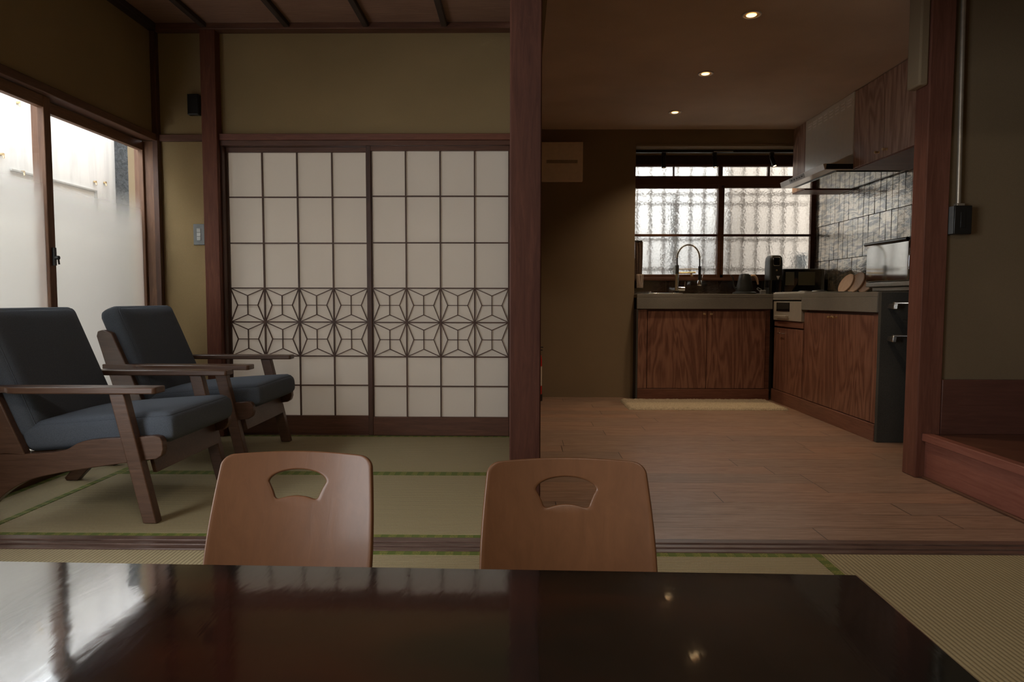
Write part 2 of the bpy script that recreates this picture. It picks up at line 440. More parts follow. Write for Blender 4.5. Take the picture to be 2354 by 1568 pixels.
# ------------------------------------------------------------------ mesh helpers
class MB:
    def __init__(s): s.b = bmesh.new()
    def box(s, x0, x1, y0, y1, z0, z1):
        v = [s.b.verts.new((x, y, z)) for x in (x0, x1) for y in (y0, y1) for z in (z0, z1)]
        for f in ((0, 1, 3, 2), (4, 6, 7, 5), (0, 4, 5, 1), (2, 3, 7, 6), (0, 2, 6, 4), (1, 5, 7, 3)): s.b.faces.new([v[i] for i in f])
        return s
    def hexa(s, p):     # 8 points: bottom four (ring), top four (ring)
        v = [s.b.verts.new(q) for q in p]
        for f in ((3, 2, 1, 0), (4, 5, 6, 7), (0, 1, 5, 4), (1, 2, 6, 5), (2, 3, 7, 6), (3, 0, 4, 7)): s.b.faces.new([v[i] for i in f])
        return s
    def prism(s, pts, axis, a, b):
        def put(u, v, t): return {'x': (t, u, v), 'y': (u, t, v), 'z': (u, v, t)}[axis]
        A = [s.b.verts.new(put(u, v, a)) for u, v in pts]; B = [s.b.verts.new(put(u, v, b)) for u, v in pts]
        n = len(pts)
        s.b.faces.new(A); s.b.faces.new(B[::-1])
        for i in range(n): s.b.faces.new([A[i], B[i], B[(i+1) % n], A[(i+1) % n]])
        return s
    def tube(s, path, r, n=10, caps=True):
        rings = []
        path = [Vector(p) for p in path]
        rr = r if isinstance(r, (list, tuple)) else [r]*len(path)
        prev = None
        for i, p in enumerate(path):
            d = (path[min(i+1, len(path)-1)] - path[max(i-1, 0)]).normalized()
            if prev is None:
                u = d.orthogonal().normalized()
            else:
                u = (prev - d*prev.dot(d)).normalized()
            prev = u
            v = d.cross(u)
            rings.append([s.b.verts.new(p + (u*math.cos(2*PI*k/n) + v*math.sin(2*PI*k/n))*rr[i]) for k in range(n)])
        for a, b in zip(rings, rings[1:]):
            for k in range(n): s.b.faces.new([a[k], a[(k+1) % n], b[(k+1) % n], b[k]])
        if caps: s.b.faces.new(rings[0][::-1]); s.b.faces.new(rings[-1])
        return s
    def lathe(s, prof, cx=0, cy=0, n=32, mat=None):   # prof: (r, z) list, about z
        rings = []
        T = (lambda p: mat @ Vector(p)) if mat else (lambda p: Vector(p))
        for r, z in prof:
            if r < 1e-6: rings.append([s.b.verts.new(T((cx, cy, z)))])
            else: rings.append([s.b.verts.new(T((cx+r*math.cos(2*PI*k/n), cy+r*math.sin(2*PI*k/n), z))) for k in range(n)])
        for a, b in zip(rings, rings[1:]):
            for k in range(n):
                q = [a[k % len(a)], a[(k+1) % len(a)], b[(k+1) % len(b)], b[k % len(b)]]
                u = []
                for x in q:
                    if x not in u: u.append(x)
                if len(u) > 2: s.b.faces.new(u)
        return s
    def build(s, name, mt, parent=None, bevel=0, seg=2, smooth=True):
        bmesh.ops.recalc_face_normals(s.b, faces=s.b.faces)
        me = bpy.data.meshes.new(name); s.b.to_mesh(me); s.b.free()
        if smooth:
            for p in me.polygons: p.use_smooth = True
            me.set_sharp_from_angle(angle=math.radians(35))
        me.materials.append(mt)
        o = bpy.data.objects.new(name, me); C.objects.link(o)
        if parent: o.parent = parent
        if bevel:
            md = o.modifiers.new('bevel', 'BEVEL'); md.width = bevel; md.segments = seg; md.limit_method = 'ANGLE'
            md.harden_normals = False
        return o
def box(name, mt, x0, x1, y0, y1, z0, z1, parent=None, bevel=0):
    return MB().box(x0, x1, y0, y1, z0, z1).build(name, mt, parent, bevel)
def empty(name, loc, rz=0):
    o = bpy.data.objects.new(name, None); C.objects.link(o)
    o.location = loc; o.rotation_euler = (0, 0, rz); o.empty_display_size = .1
    return o
def tag(o, label, cat, group=None):
    o['label'] = label; o['category'] = cat
    if group: o['group'] = group
    return o
def struct(o, label=None):
    o['kind'] = 'structure'
    if label: o['label'] = label
    return o
def lbl(o, t): o['label'] = t; return o
def copy_tree(o, parent=None):
    c = o.copy(); C.objects.link(c)
    if parent: c.parent = parent
    for ch in list(o.children): copy_tree(ch, c)
    return c

# ------------------------------------------------------------------ the shell
LW = -2.10        # window wall plane
BW = 3.94         # shoji wall plane
KB = 5.55         # kitchen back wall
KC = 2.165        # kitchen ceiling
ZC = .0           # floor
# sub floor under everything
struct(box('floor', M_HALLFL, -2.25, 3.6, -1.7, 6.3, -.12, -.03), 'wooden subfloor under the mats')
struct(box('floor', M_FLOOR, -.02, 3.55, 2.235, 5.955, -.03, 0), 'brown oak plank floor of the kitchen')
# tatami mats
def mat_(x0, x1, y0, y1, ridges, label, borders, ins=.0):
    e = empty('tatami_mat', (0, 0, 0))
    b = .028
    bx0 = b if 'l' in borders else 0; bx1 = b if 'r' in borders else 0
    by0 = b if 'n' in borders else 0; by1 = b if 'f' in borders else 0
    box('rush_surface', M_TATX if ridges == 'x' else M_TATY, x0+bx0, x1-bx1, y0+by0, y1-by1, -.028, 0, e)
    if 'n' in borders: box('cloth_border', M_BORDX, x0, x1, y0, y0+b, -.028, .0012, e)
    if 'f' in borders: box('cloth_border', M_BORDX, x0, x1, y1-b, y1, -.028, .0012, e)
    if 'l' in borders: box('cloth_border', M_BORDY, x0, x0+b, y0, y1, -.028, .0012, e)
    if 'r' in borders: box('cloth_border', M_BORDY, x1-b, x1, y0, y1, -.028, .0012, e)
    tag(e, label, 'tatami mat')
    return e
g = .0015
mat_(-1.842, -.02, 2.232, 3.073-g, 'x', 'tatami mat with green borders lying directly beyond the wooden threshold, under the near armchair', 'nf')
mat_(-1.842, -.02, 3.073, 3.935, 'x', 'tatami mat with green borders lying against the paper sliding doors', 'nf')
mat_(-2.098, -1.842-g, 2.232, 3.935, 'y', 'narrow tatami strip running along the foot of the left window', 'lr')
mat_(-2.10, -.90-g, -1.5, 2.108, 'y', 'tatami mat left of the floor chairs with ridges running towards the threshold', '')
mat_(-.90, .92-g, 1.24, 2.108, 'x', 'tatami mat under the two floor chairs with a green border along the threshold', 'nf')
mat_(-.90, .92-g, .36, 1.24-g, 'x', 'tatami mat hidden beneath the black low table', 'nf')
mat_(-.90, .92-g, -1.5, .36-g, 'x', 'tatami mat behind the low table, under the camera', 'nf')
mat_(.92, 2.65, -1.5, 2.108, 'y', 'tatami mat right of the low table with a green border on its left edge', 'l')

# threshold and lintel
t = MB()
for y0, y1 in ((2.112, 2.138), (2.154, 2.178), (2.194, 2.230)): t.box(-2.1, 3.5, y0, y1, -.03, .003)
t.box(-2.1, 3.5, 2.112, 2.230, -.03, -.006)
struct(t.build('trim_1', M_THRESH, bevel=.002), 'grooved dark wooden threshold across the floor')
struct(box('trim_2', M_DARKX, -2.1, 3.5, 2.118, 2.228, 1.778, 1.86, bevel=.003), 'dark wooden lintel over the opening')
struct(box('wall_front', M_WALL, -2.1, 3.5, 2.145, 2.20, 1.85, 2.6), 'plaster over the lintel')
# centre pillar
struct(box('trim_3', M_PILLAR, -.034, .064, 2.12, 2.226, 0.0, 1.778, bevel=.004), 'worn red brown pillar in the middle')
# partition behind the pillar
struct(box('wall_partition', M_KWALL, -.02, .048, 2.24, 5.55, 0, 2.34), 'thin plaster partition behind the pillar')
struct(box('trim_4', M_KWALL, .048, .112, 2.24, 5.54, 2.09, 2.165), 'plaster edge under the kitchen ceiling')

# shoji wall
struct(box('wall_back', M_WALL, LW-.12, -.02, BW+.01, BW+.06, 1.74, 2.35), 'ochre plaster wall above the paper doors')
struct(box('wall_back', M_WALL, LW-.12, -1.80, BW, BW+.06, -.02, 1.702), 'ochre plaster strip beside the post')
struct(box('wall_back', M_WALL, LW-.12, -1.80, BW, BW+.01, 1.739, 2.35), 'ochre plaster upper strip beside the post')
struct(box('trim_5', M_DARKX, LW, -1.80, BW-.022, BW+.05, 1.702, 1.739, bevel=.002))
struct(box('trim_6', M_REDX, -1.7215, -.02, BW-.03, BW+.06, 1.706, 1.741, bevel=.002), 'red brown rail above the paper doors')
struct(box('trim_7', M_POST, -1.808, -1.722, 3.885, 4.0, 0.002, 2.312, bevel=.003), 'red brown post left of the paper doors')
struct(box('trim_8', M_DARKV, LW, -2.070, 3.90, 3.94, 0.002, 2.312, bevel=.002), 'dark thin corner post')
struct(box('trim_9', M_DARKV, -1.7215, -1.712, 3.925, 3.964, 0.0, 1.706, bevel=.002), 'door jamb beside the post')
struct(box('trim_10', M_DARKX, -1.7215, -.02, 3.922, 4.02, 1.678, 1.706, bevel=.002), 'grooved head track of the paper doors')
struct(box('trim_11', M_DARKX, -1.7215, -.02, 3.938, 4.02, -.03, .004), 'door sill track')
# ceiling of the tatami room
struct(box('ceiling', M_CEILB, LW-.1, -.02, 2.2, 3.95, 2.345, 2.37), 'brown boarded ceiling')
struct(box('trim_12', M_DARKX, LW, -.02, 3.878, 3.95, 2.310, 2.345, bevel=.003), 'ceiling moulding over the paper doors')
struct(box('trim_13', M_BATTEN, LW-.02, LW+.05, 2.23, 3.9, 2.310, 2.345, bevel=.003))
for x in (-1.78, -1.312, -.868, -.43):
    tag(box('ceiling_batten', M_BATTEN, x-.016, x+.016, 2.23, 3.878, 2.318, 2.345, bevel=.003),
        {-1.78: 'dark ceiling batten nearest the window wall, leftmost of the four', -1.312: 'second dark ceiling batten from the window wall',
         -.868: 'third dark ceiling batten from the window wall', -.43: 'dark ceiling batten nearest the central pillar, rightmost of the four'}[x],
        'ceiling batten', 'battens under the boarded ceiling')

# window wall, left
struct(box('wall_left', M_WALL, LW-.10, LW, 2.2, 3.96, 1.738, 2.36), 'ochre plaster above the left window')
struct(box('wall_left', M_WALL, LW-.14, LW, 1.95, 2.236, -.05, 2.36))
struct(box('trim_14', M_DARKY, LW-.09, LW+.024, 2.232, 3.90, 1.699, 1.738, bevel=.003), 'wooden head rail over the left window')
struct(box('trim_15', M_SASHV, LW-.11, LW+.004, 3.906, 3.99, -.02, 1.699, bevel=.002), 'window jamb at the corner')
struct(box('trim_16', M_DARKY, LW-.12, LW+.0, 2.236, 3.906, -.04, .035, bevel=.002), 'window sill')
def sash(name, y0, y1, x, sl, sr, label):
    e = empty(name, (0, 0, 0))
    th = .034
    box('stile', M_SASHV, x-th, x, y0, y0+sl, .036, 1.697, e, .003)
    box('stile', M_SASHV, x-th, x, y1-sr, y1, .036, 1.697, e, .003)
    box('top_rail', M_SASHY, x-th+.002, x-.002, y0+sl, y1-sr, 1.645, 1.697, e, .002)
    box('bottom_rail', M_SASHY, x-th+.002, x-.002, y0+sl, y1-sr, .036, .12, e, .002)
    box('glass_pane', M_GLASSL, x-th/2-.002, x-th/2+.002, y0+sl-.004, y1-sr+.004, .115, 1.65, e)
    return struct(e, label)
s1 = sash('window_1', 2.25, 3.072, LW-.008, .06, .044, 'near sliding sash of half frosted glass')
s2 = sash('window_2', 3.05, 3.925, LW-.05, .07, .036, 'far sliding sash of half frosted glass')
lk = MB()
lk.box(LW-.008, LW+.004, 3.043, 3.058, .95, 1.03)
lk.tube([(LW+.004, 3.05, .985), (LW+.02, 3.05, .985)], .009, 12)
lk.tube([(LW+.016, 3.05, .985), (LW+.018, 3.052, .955)], .004, 8)
lk.build('sash_lock', M_BLACK, s1)
box('finger_pull', M_BLACK, LW-.052, LW-.047, 3.905, 3.918, .78, .93, s2)

# shoji doors
def shoji(name, x0, x1, yf, label, ls, rs, off):
    e = empty(name, (0, 0, 0))
    th = .028; yb = yf + th
    ztop, zbot = 1.677, .004
    px0, px1 = x0+ls, x1-rs
    pz0, pz1 = .112, 1.650
    box('stile', M_DARKV, x0, px0, yf, yb, zbot, ztop, e, .002)
    box('stile', M_DARKV, px1, x1, yf, yb, zbot, ztop, e, .002)
    box('top_rail', M_DARKX, px0, px1, yf+.002, yb-.001, pz1, ztop, e, .001)
    lbl(box('bottom_rail', M_DARKX, px0, px1, yf+.002, yb-.001, zbot, pz0, e, .002), 'wide dark bottom rail')
    zs = [1.393, 1.127, .865, .666, .465, .292]
    lat = MB()
    cols = [px0 + (px1-px0)*k/4 for k in range(5)]
    hw = .0035
    for k in (1, 2, 3): lat.box(cols[k]-hw, cols[k]+hw, yf+.008, yf+.022, pz0, pz1)
    for z in zs: lat.box(px0, px1, yf+.0085, yf+.0215, z-hw, z+hw)
    lat.box(px0, px0+.005, yf+.008, yf+.022, pz0, pz1); lat.box(px1-.005, px1, yf+.008, yf+.022, pz0, pz1)
    lat.build('lattice', M_DARKV, e)
    # geometric infill, two rows of four cells
    def bar(mb, a, b, hw=.0021):
        a = Vector((a[0], 0, a[1])); b = Vector((b[0], 0, b[1]))
        d = (b-a).normalized(); n = Vector((-d.z, 0, d.x))*hw
        ya, yb2 = yf+.010, yf+.020
        pts = [a-n, b-n, b+n, a+n]
        mb.hexa([(p.x, ya, p.z) for p in pts] + [(p.x, yb2, p.z) for p in pts])
    for r in ((.865, .666), (.666, .465)):
        for k in range(4):
            mb = MB()
            a0, a1 = cols[k]+.002, cols[k+1]-.002
            z1, z0 = r[0]-.001, r[1]+.001
            cx, cz = (a0+a1)/2, (z0+z1)/2
            W, H = (a1-a0), (z1-z0)
            T = (cx, z1-.22*H); B = (cx, z0+.22*H); L = (a0+.20*W, cz); Rr = (a1-.20*W, cz)
            bar(mb, (a0, z1), T); bar(mb, (a1, z1), T); bar(mb, (a0, z0), B); bar(mb, (a1, z0), B)
            bar(mb, (a0, z1), L); bar(mb, (a0, z0), L); bar(mb, (a1, z1), Rr); bar(mb, (a1, z0), Rr)
            bar(mb, T, B); bar(mb, L, Rr)
            mb.build('star_infill', M_DARKV, e, smooth=False)
    box('paper', M_PAPER, px0-.004, px1+.004, yf+.0222, yf+.0235, pz0-.004, pz1+.004, e)
    return struct(e, label)
shoji('door_1', -1.7215, -.880, 3.968, 'left paper sliding door', .0135, .014, 0)
shoji('door_2', -.888, -.0245, 3.930, 'right paper sliding door', .027, .043, 0)
# corridor behind the paper doors
struct(box('wall_corridor', M_KWALL, -2.3, -2.2, 4.0, 5.2, -.1, 2.4))
struct(box('wall_corridor', M_KWALL, -.1, -.02, 4.06, 5.2, 0, 2.4))
struct(box('ceiling', M_KCEIL, -2.3, .0, 3.99, 5.3, 2.4, 2.45))

# kitchen shell
struct(box('ceiling', M_KCEIL, .048, 3.55, 2.2, 5.56, KC, KC+.04), 'brown plaster ceiling of the kitchen')
struct(box('wall_back', M_KWALL, .0, .925, KB, KB+.5, 0, KC+.02), 'brown plaster wall left of the sink')
bh = box('wall_back', M_KWALL, .925, 2.20, KB, KB+.5, 2.045, KC+.02); struct(bh, 'plaster bulkhead over the kitchen window')
struct(box('wall_back', M_KWALL, 2.20, 2.62, KB+.0, KB+.5, 2.045, KC+.02))
struct(box('trim_17', M_KWALL, .925, 2.18, KB-.008, KB+.02, 2.03, 2.048, bevel=.004), 'pale plaster edge of the bulkhead')
struct(box('wall_right', M_KWALL, 2.56, 2.66, 3.16, 6.05, -.02, KC+.02))
struct(box('wall_right', M_GROUT, 2.5525, 2.56, 3.6, 5.97, .84, 1.72), 'grouted wall carrying the tiles')
tiles = MB(); rt_ = random.Random(3)
for ci in range(-1, 30):
    ya, yb = 5.904-.0777*(ci)+.0020, 5.904-.0777*(ci-1)-.0020
    if ya > 5.94 or yb < 3.6: continue
    yb = min(yb, 5.968)
    for z0_, z1_ in ((.842, 1.1250), (1.1290, 1.4210), (1.4250, 1.7175)):
        a_, b_ = rt_.uniform(-.0011, .0009), rt_.uniform(-.0020, .0020)
        x_ = 2.5485
        tiles.hexa([(x_+a_+b_, ya, z0_), (x_-a_+b_, yb, z0_), (2.554, yb, z0_), (2.554, ya, z0_),
                    (x_+a_-b_, ya, z1_), (x_-a_-b_, yb, z1_), (2.554, yb, z1_), (2.554, ya, z1_)])
struct(tiles.build('wall_right', M_TILE, bevel=.0008, smooth=False), 'glossy bronze tiled wall behind the counter, window reflection mottled into its colour')
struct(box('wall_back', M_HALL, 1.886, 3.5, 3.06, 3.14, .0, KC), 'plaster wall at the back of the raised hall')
struct(box('trim_18', M_POSTR, 1.783, 1.888, 3.045, 3.15, .0, KC, bevel=.004), 'red brown post at the edge of the hall')
struct(box('wall_stub', M_KWALL, 1.742, 1.783, 3.055, 3.155, 1.742, KC, bevel=.008), 'plaster stub hanging beside the post')
struct(box('baseboard_hall', M_SKIRT, 1.888, 3.5, 3.040, 3.06, .2, .446, bevel=.002), 'wide dark skirting of the hall')
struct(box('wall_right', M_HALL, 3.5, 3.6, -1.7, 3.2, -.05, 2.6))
# raised hall floor
struct(box('floor', M_HALLFL, 1.845, 3.5, 2.236, 3.045, .16, .200), 'raised dark wooden hall floor')
struct(box('trim_19', M_STEPRED, 1.806, 1.850, 2.236, 3.044, .168, .204, bevel=.004), 'red edge board of the raised floor')
struct(box('wall_step', M_STEPRED, 1.824, 1.842, 2.236, 3.06, .0, .168), 'red riser board of the raised floor')
struct(box('wall_step', M_STEPRED, 1.842, 3.5, 2.238, 2.256, .0, .160), 'red riser board facing the front room')
struct(box('baseboard_step', M_DARKY, 1.808, 1.824, 2.236, 3.04, .0, .010, bevel=.003))
# front room shell (behind and beside the camera)
struct(box('ceiling', M_CEILB, -2.2, 3.6, -1.7, 2.145, 2.45, 2.5), 'front room ceiling')
struct(box('wall_left', M_WALL, LW-.14, LW, -1.6, -.7, -.05, 2.5))
struct(box('wall_left', M_WALL, LW-.14, LW, 1.4, 1.95, -.05, 2.5))
struct(box('wall_left', M_WALL, LW-.14, LW, -.7, 1.4, 1.75, 2.5))  # opening beneath is added to light the near mats and chair backs
struct(box('wall_left', M_WALL, LW-.14, LW, -.7, 1.4, -.05, .35))
struct(box('wall_rear', M_WALL, -2.2, 3.6, -1.6, -1.5, -.05, 2.5))
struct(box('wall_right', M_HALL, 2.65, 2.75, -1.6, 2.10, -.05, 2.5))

# kitchen window (in the niche behind the sink)
WY = 5.955
ke = empty('window_3', (0, 0, 0))
box('head_beam', M_BATTEN, .92, 2.56, WY, WY+.06, 1.965, 2.045, ke)
def kr(n, x0, x1, z0, z1, y0=WY, y1=WY+.04, b=.002): return box(n, M_KWINX, x0, x1, y0, y1, z0, z1, ke, b)
kr('frame_rail', .92, 2.55, 1.950, 1.968, WY-.004)
kr('transom', .92, 2.55, 1.790, 1.868, WY-.008)
kr('sill', .92, 2.55, .968, .992, WY-.03)
kr('frame_rail', .92, 1.728, .99, 1.022); kr('frame_rail', 1.728, 2.55, .99, 1.022)
kr('frame_rail', .92, 1.728, 1.764, 1.792); kr('frame_rail', 1.728, 2.55, 1.768, 1.792)
kr('meeting_stile', 1.706, 1.732, .99, 1.79, WY-.016); kr('meeting_stile', 1.732, 1.762, .99, 1.79)
kr('stile', 2.512, 2.55, .99, 1.79); kr('stile', .92, .985, .99, 1.95)
kr('glazing_bar', .98, 1.71, 1.352, 1.371); kr('glazing_bar', 1.762, 2.515, 1.352, 1.371)
for x, hw in ((1.322, .006), (1.725, .018), (2.14, .008), (2.53, .02)): kr('transom_mullion', x-hw, x+hw, 1.86, 1.952)
box('glass_pane', M_GLASSK, .98, 1.715, WY+.022, WY+.026, 1.015, 1.77, ke)
box('glass_pane', M_GLASSK, 1.755, 2.52, WY+.022, WY+.026, 1.015, 1.775, ke)
box('glass_pane', M_GLASSK, .98, 2.55, WY+.028, WY+.032, 1.862, 1.955, ke)
struct(ke, 'wooden kitchen window with hammered glass')
struct(box('wall_back', M_KWALL, .92, 2.62, WY+.0, WY+.10, -.05, .80))
struct(box('wall_back', M_TILEB, .92, 2.55, WY-.012, WY+.06, .80, .970), 'dark tiled strip under the kitchen window')

# outside: left alley
struct(box('wall_outside', M_OUTL, -3.15, -3.0, 1.0, 8., -.6, 2.30), 'white stained outer wall across the alley')
struct(box('floor', M_ALLEY, -3.1, -2.24, .8, 8., -.5, -.3), 'alley ground')
r_ = MB()
prof = []
tag(box('concrete_pier', M_CONC, -2.998, -2.90, 5.045, 5.125, -.3, 2.12), 'rough dark concrete pier outside the left window', 'pier')
tag(box('timber_post', M_SASHV, -2.898, -2.80, 5.16, 5.25, -.3, 2.3, bevel=.004), 'brown timber post behind the concrete pier outside', 'post')
struct(box('wall_outside', M_SASHV, -2.25, -2.20, 4.0, 8., -.3, 2.6))
lg = MB(); lg.box(-2.999, -2.985, 4.0, 4.80, 1.552, 1.562).box(-2.999, -2.985, 4.79, 4.802, 1.2, 1.562)
tag(lg.build('wall_flashing', M_LGREY), 'faint grey ledge outline on the white outer wall', 'flashing')
for i, (y, z) in enumerate(((4.79, 1.621), (4.905, 1.635), (4.094, 1.561), (3.934, 1.631), (4.08, 1.965))):
    tag(MB().tube([(-2.999, y, z), (-2.982, y, z)], .008, 10).tube([(-2.986, y, z), (-2.982, y, z-.022)], .005, 8).build('rusty_bolt', M_BRASS),
        ['small rusty bolt left of the pair beside the dark pier', 'small rusty bolt closest to the dark pier', 'small rusty bolt just above the frosted part of the near sash',
         'small rusty bolt at the left edge of the near sash', 'small rusty bolt high in the near sash below its top rail'][i], 'bolt', 'rusty bolts in the outer wall')
# outside: behind the kitchen
struct(box('wall_outside', M_OUTK, -.3, 2.08, 6.95, 7.1, -.3, 2.75), 'white neighbouring wall behind the kitchen')
struct(box('wall_outside', M_OUTB, 2.08, 4.5, 6.75, 7.1, -.3, 2.75), 'beige neighbouring wall behind the kitchen')
struct(box('floor', M_ALLEY, -.5, 4.5, 6.1, 7.0, -.5, -.3))
lat = empty('window_lattice', (0, 0, 0))
for x in (1.009, 1.125, 1.24, 1.356, 1.471, 1.587, 1.70, 1.808, 1.922, 2.04, 2.156, 2.27, 2.38, 2.495):
    box('lattice_bar', M_BAR, 1.0*(x*1.035)-.010, x*1.035+.010, 6.16, 6.175, .90, 2.1, lat)
for z in (1.746, 1.66, 1.342, 1.076): box('lattice_rail', M_BAR, .95, 2.7, 6.175, 6.185, z-.010, z+.010, lat)
tag(lat, 'thin barred lattice seen blurred behind the hammered kitchen window', 'lattice')
tag(MB().tube([(1.43, 6.4, -.3), (1.43, 6.4, 1.75)], .032, 14).build('drain_pipe', M_GREY), 'grey pipe standing outside behind the left kitchen pane', 'pipe')
tag(box('meter_box', M_GREY, 2.50, 2.62, 6.2, 6.32, -.3, 1.22, bevel=.006), 'grey meter box outside the lower right corner of the kitchen window', 'box')

# ------------------------------------------------------------------ wall fittings
sw = empty('light_switch', (-1.861, 3.94, 1.173))
box('cover_plate', M_GREY, -.032, .032, -.008, 0, -.06, .06, sw, .002)
for k in range(3): lbl(box('rocker', M_LGREY, -.011, .011, -.011, -.006, -.034+k*.0235, -.0125+k*.0235, sw, .001), 'light grey rocker')
tag(sw, 'grey switch plate with three rockers beside the left post', 'light switch')
bb = empty('ceiling_speaker', (-1.862, 3.94, 1.905)); bb.name = 'wall_sensor_box'
box('casing', M_BLACK, -.034, .030, -.035, 0, -.058, .058, bb, .003)
box('front_panel', M_BLACK, -.030, .026, -.038, -.034, -.054, .054, bb, .001)
tag(bb, 'small black box mounted high on the plaster beside the left post', 'wall box')

he = empty('ventilation_cover', (.335, KB, 1.902))
box('housing', M_HEATER, -.17, .161, -.045, 0, -.155, .155, he, .004)
lbl(box('front_slot', M_HEATERD, -.13, .118, -.0465, -.043, -.013, .013, he), 'darker horizontal slot')
tag(he, 'square beige ventilation cover high on the kitchen wall', 'vent cover')

cd = empty('conduit_switch', (1.933, 3.06, 1.152))
lbl(MB().tube([(-.006, -.016, .07), (-.020, -.016, KC-1.16)], .010, 12).build('metal_conduit', M_CONDUIT, cd), 'thin metal conduit rising to the ceiling')
box('switch_box', M_BLACK, -.038, .038, -.045, 0, -.062, .062, cd, .003)
box('side_trim', M_GREY, -.042, -.038, -.04, 0, -.060, .060, cd, .001)
box('rocker', M_BLACK, -.012, .010, -.047, -.044, -.035, .035, cd, .001)
box('conduit_clip', M_CONDUIT, -.018, .016, -.028, -.001, .062, .074, cd, .002)
tag(cd, 'black surface switch box with metal conduit on the dark hall wall', 'switch box')

fx = empty('fire_extinguisher', (.120, 5.36, 0))
MB().lathe([(0, .045), (.046, .045), (.052, .052), (.052, .33), (.046, .36), (.022, .378), (.016, .395), (0, .395)]).build('cylinder', M_RED, fx)
lbl(MB().lathe([(.0525, .12), (.0527, .125), (.0527, .27), (.0525, .275)]).build('paper_label', M_PALE, fx), 'pale printed label')
MB().lathe([(0, .0), (.056, .0), (.056, .05), (.05, .055), (0, .055)]).build('stand', M_BLACK, fx)
MB().box(-.012, .06, -.008, .008, .42, .428).box(-.012, .055, -.008, .008, .398, .406).tube([(0, 0, .39), (0, 0, .42)], .01).build('handle', M_BLACK, fx)
MB().tube([(0, -.01, .40), (-.03, -.04, .36), (-.05, -.045, .25), (-.045, -.04, .12)], .006).build('hose', M_BLACK, fx)
tag(fx, 'red fire extinguisher standing behind the central pillar', 'fire extinguisher')

# ------------------------------------------------------------------ lamps
def downlight(x, y, label, power):
    e = empty('downlight', (x, y, KC))
    MB().lathe([(.038, -.001), (.046, -.0005), (.047, -.003), (.045, -.006), (.040, -.006), (.038, -.001)]).build('trim_ring', M_TRACKW, e)
    lbl(MB().lathe([(.038, -.0025), (.020, -.001), (0, -.001)]).build('reflector', M_REFL, e), 'golden reflector bowl')
    MB().lathe([(.024, -.0032), (.022, -.0045), (0, -.0048)], 0, .006).build('lamp_lens', M_LAMP, e)
    l = bpy.data.lights.new('downlight_beam', 'SPOT'); l.energy = power; l.color = (1, .76, .52)
    l.spot_size = 1.95; l.spot_blend = .9; l.shadow_soft_size = .045
    o = bpy.data.objects.new('downlight_beam', l); o.location = (0, 0, -.012); o.parent = e; C.objects.link(o)
    tag(e, label, 'downlight', 'recessed downlights in the kitchen ceiling')
DP = 34
downlight(1.103, 3.349, 'nearest of the three recessed ceiling downlights', DP)
downlight(1.113, 4.196, 'middle of the three recessed ceiling downlights', DP)
downlight(1.121, 5.043, 'farthest of the three recessed downlights, nearest the kitchen window', DP)

trk = empty('lighting_track', (0, 5.75, 2.045))
box('track_rail', M_BLACK, .93, 2.5, -.018, .018, -.022, 0, trk, .002)
lbl(box('end_cap', M_LGREY, 1.60, 1.76, -.019, -.017, -.02, -.012, trk), 'pale sticker on the track')
tag(trk, 'black lighting track over the kitchen window niche', 'lighting track')
def spotlight(x, dx, dy, label):
    e = empty('track_spotlight', (x, 5.75, 2.023))
    box('adapter', M_BLACK, -.016, .016, -.014, .014, -.03, 0, e, .002)
    MB().tube([(-.013, 0, -.03), (-.013, 0, -.05)], .0045).tube([(.013, 0, -.03), (.013, 0, -.05)], .0045).build('bracket', M_CHROME, e)
    d = Vector((dx, dy, -1)).normalized()
    rot = d.to_track_quat('-Z', 'Y').to_matrix().to_4x4()
    T = Matrix.Translation((0, 0, -.04)) @ rot
    MB().lathe([(0, .012), (.017, .010), (.018, 0), (.018, -.085), (.015, -.086), (.014, -.075), (0, -.075)], mat=T, n=20).build('lamp_body', M_BLACK, e)
    MB().lathe([(0, -.077), (.0135, -.077), (.0135, -.079), (0, -.0825)], mat=T, n=20).build('lamp_lens', M_SPOTL, e)
    l = bpy.data.lights.new('spot_beam', 'SPOT'); l.energy = 12.0; l.color = (1, .72, .42)
    l.spot_size = 1.25; l.spot_blend = .7; l.shadow_soft_size = .015
    o = bpy.data.objects.new('spot_beam', l); o.parent = e; C.objects.link(o)
    o.matrix_local = Matrix.Translation(Vector((0, 0, -.04)) + d*.095) @ rot
    tag(e, label, 'spotlight', 'spotlights on the black track')
spotlight(1.189, .02, -.04, 'black track spotlight over the sink, leftmost, pointing straight down')
spotlight(1.610, .08, -.20, 'black track spotlight in the middle of the track, slightly tilted')
spotlight(2.085, .20, -.42, 'black track spotlight nearest the range hood, tilted with a bright lens')

# ------------------------------------------------------------------ kitchen units
CT, CB = .848, .728      # worktop top, underside
wt = empty('worktop', (0, 0, 0))
MB().box(.925, 2.548, 5.41, WY-.014, CT-.03, CT).box(.925, 2.0, 5.41, 5.44, CB, CT-.03).build('sink_slab', M_MORTAR, wt, .003)
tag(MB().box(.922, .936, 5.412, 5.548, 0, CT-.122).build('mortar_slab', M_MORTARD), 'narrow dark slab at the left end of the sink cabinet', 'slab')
MB().box(2.0, 2.548, 3.835, 5.41, CT-.03, CT).box(1.998, 2.03, 3.835, 4.862, CB+.003, CT-.03).box(1.998, 2.03, 4.862, 5.41, .800, CT-.03).build('stove_slab', M_MORTAR, wt, .003)
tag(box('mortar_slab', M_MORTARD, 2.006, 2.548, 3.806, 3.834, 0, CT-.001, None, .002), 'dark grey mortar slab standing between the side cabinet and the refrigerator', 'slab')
tag(wt, 'grey mortar worktop wrapping the kitchen corner', 'worktop')

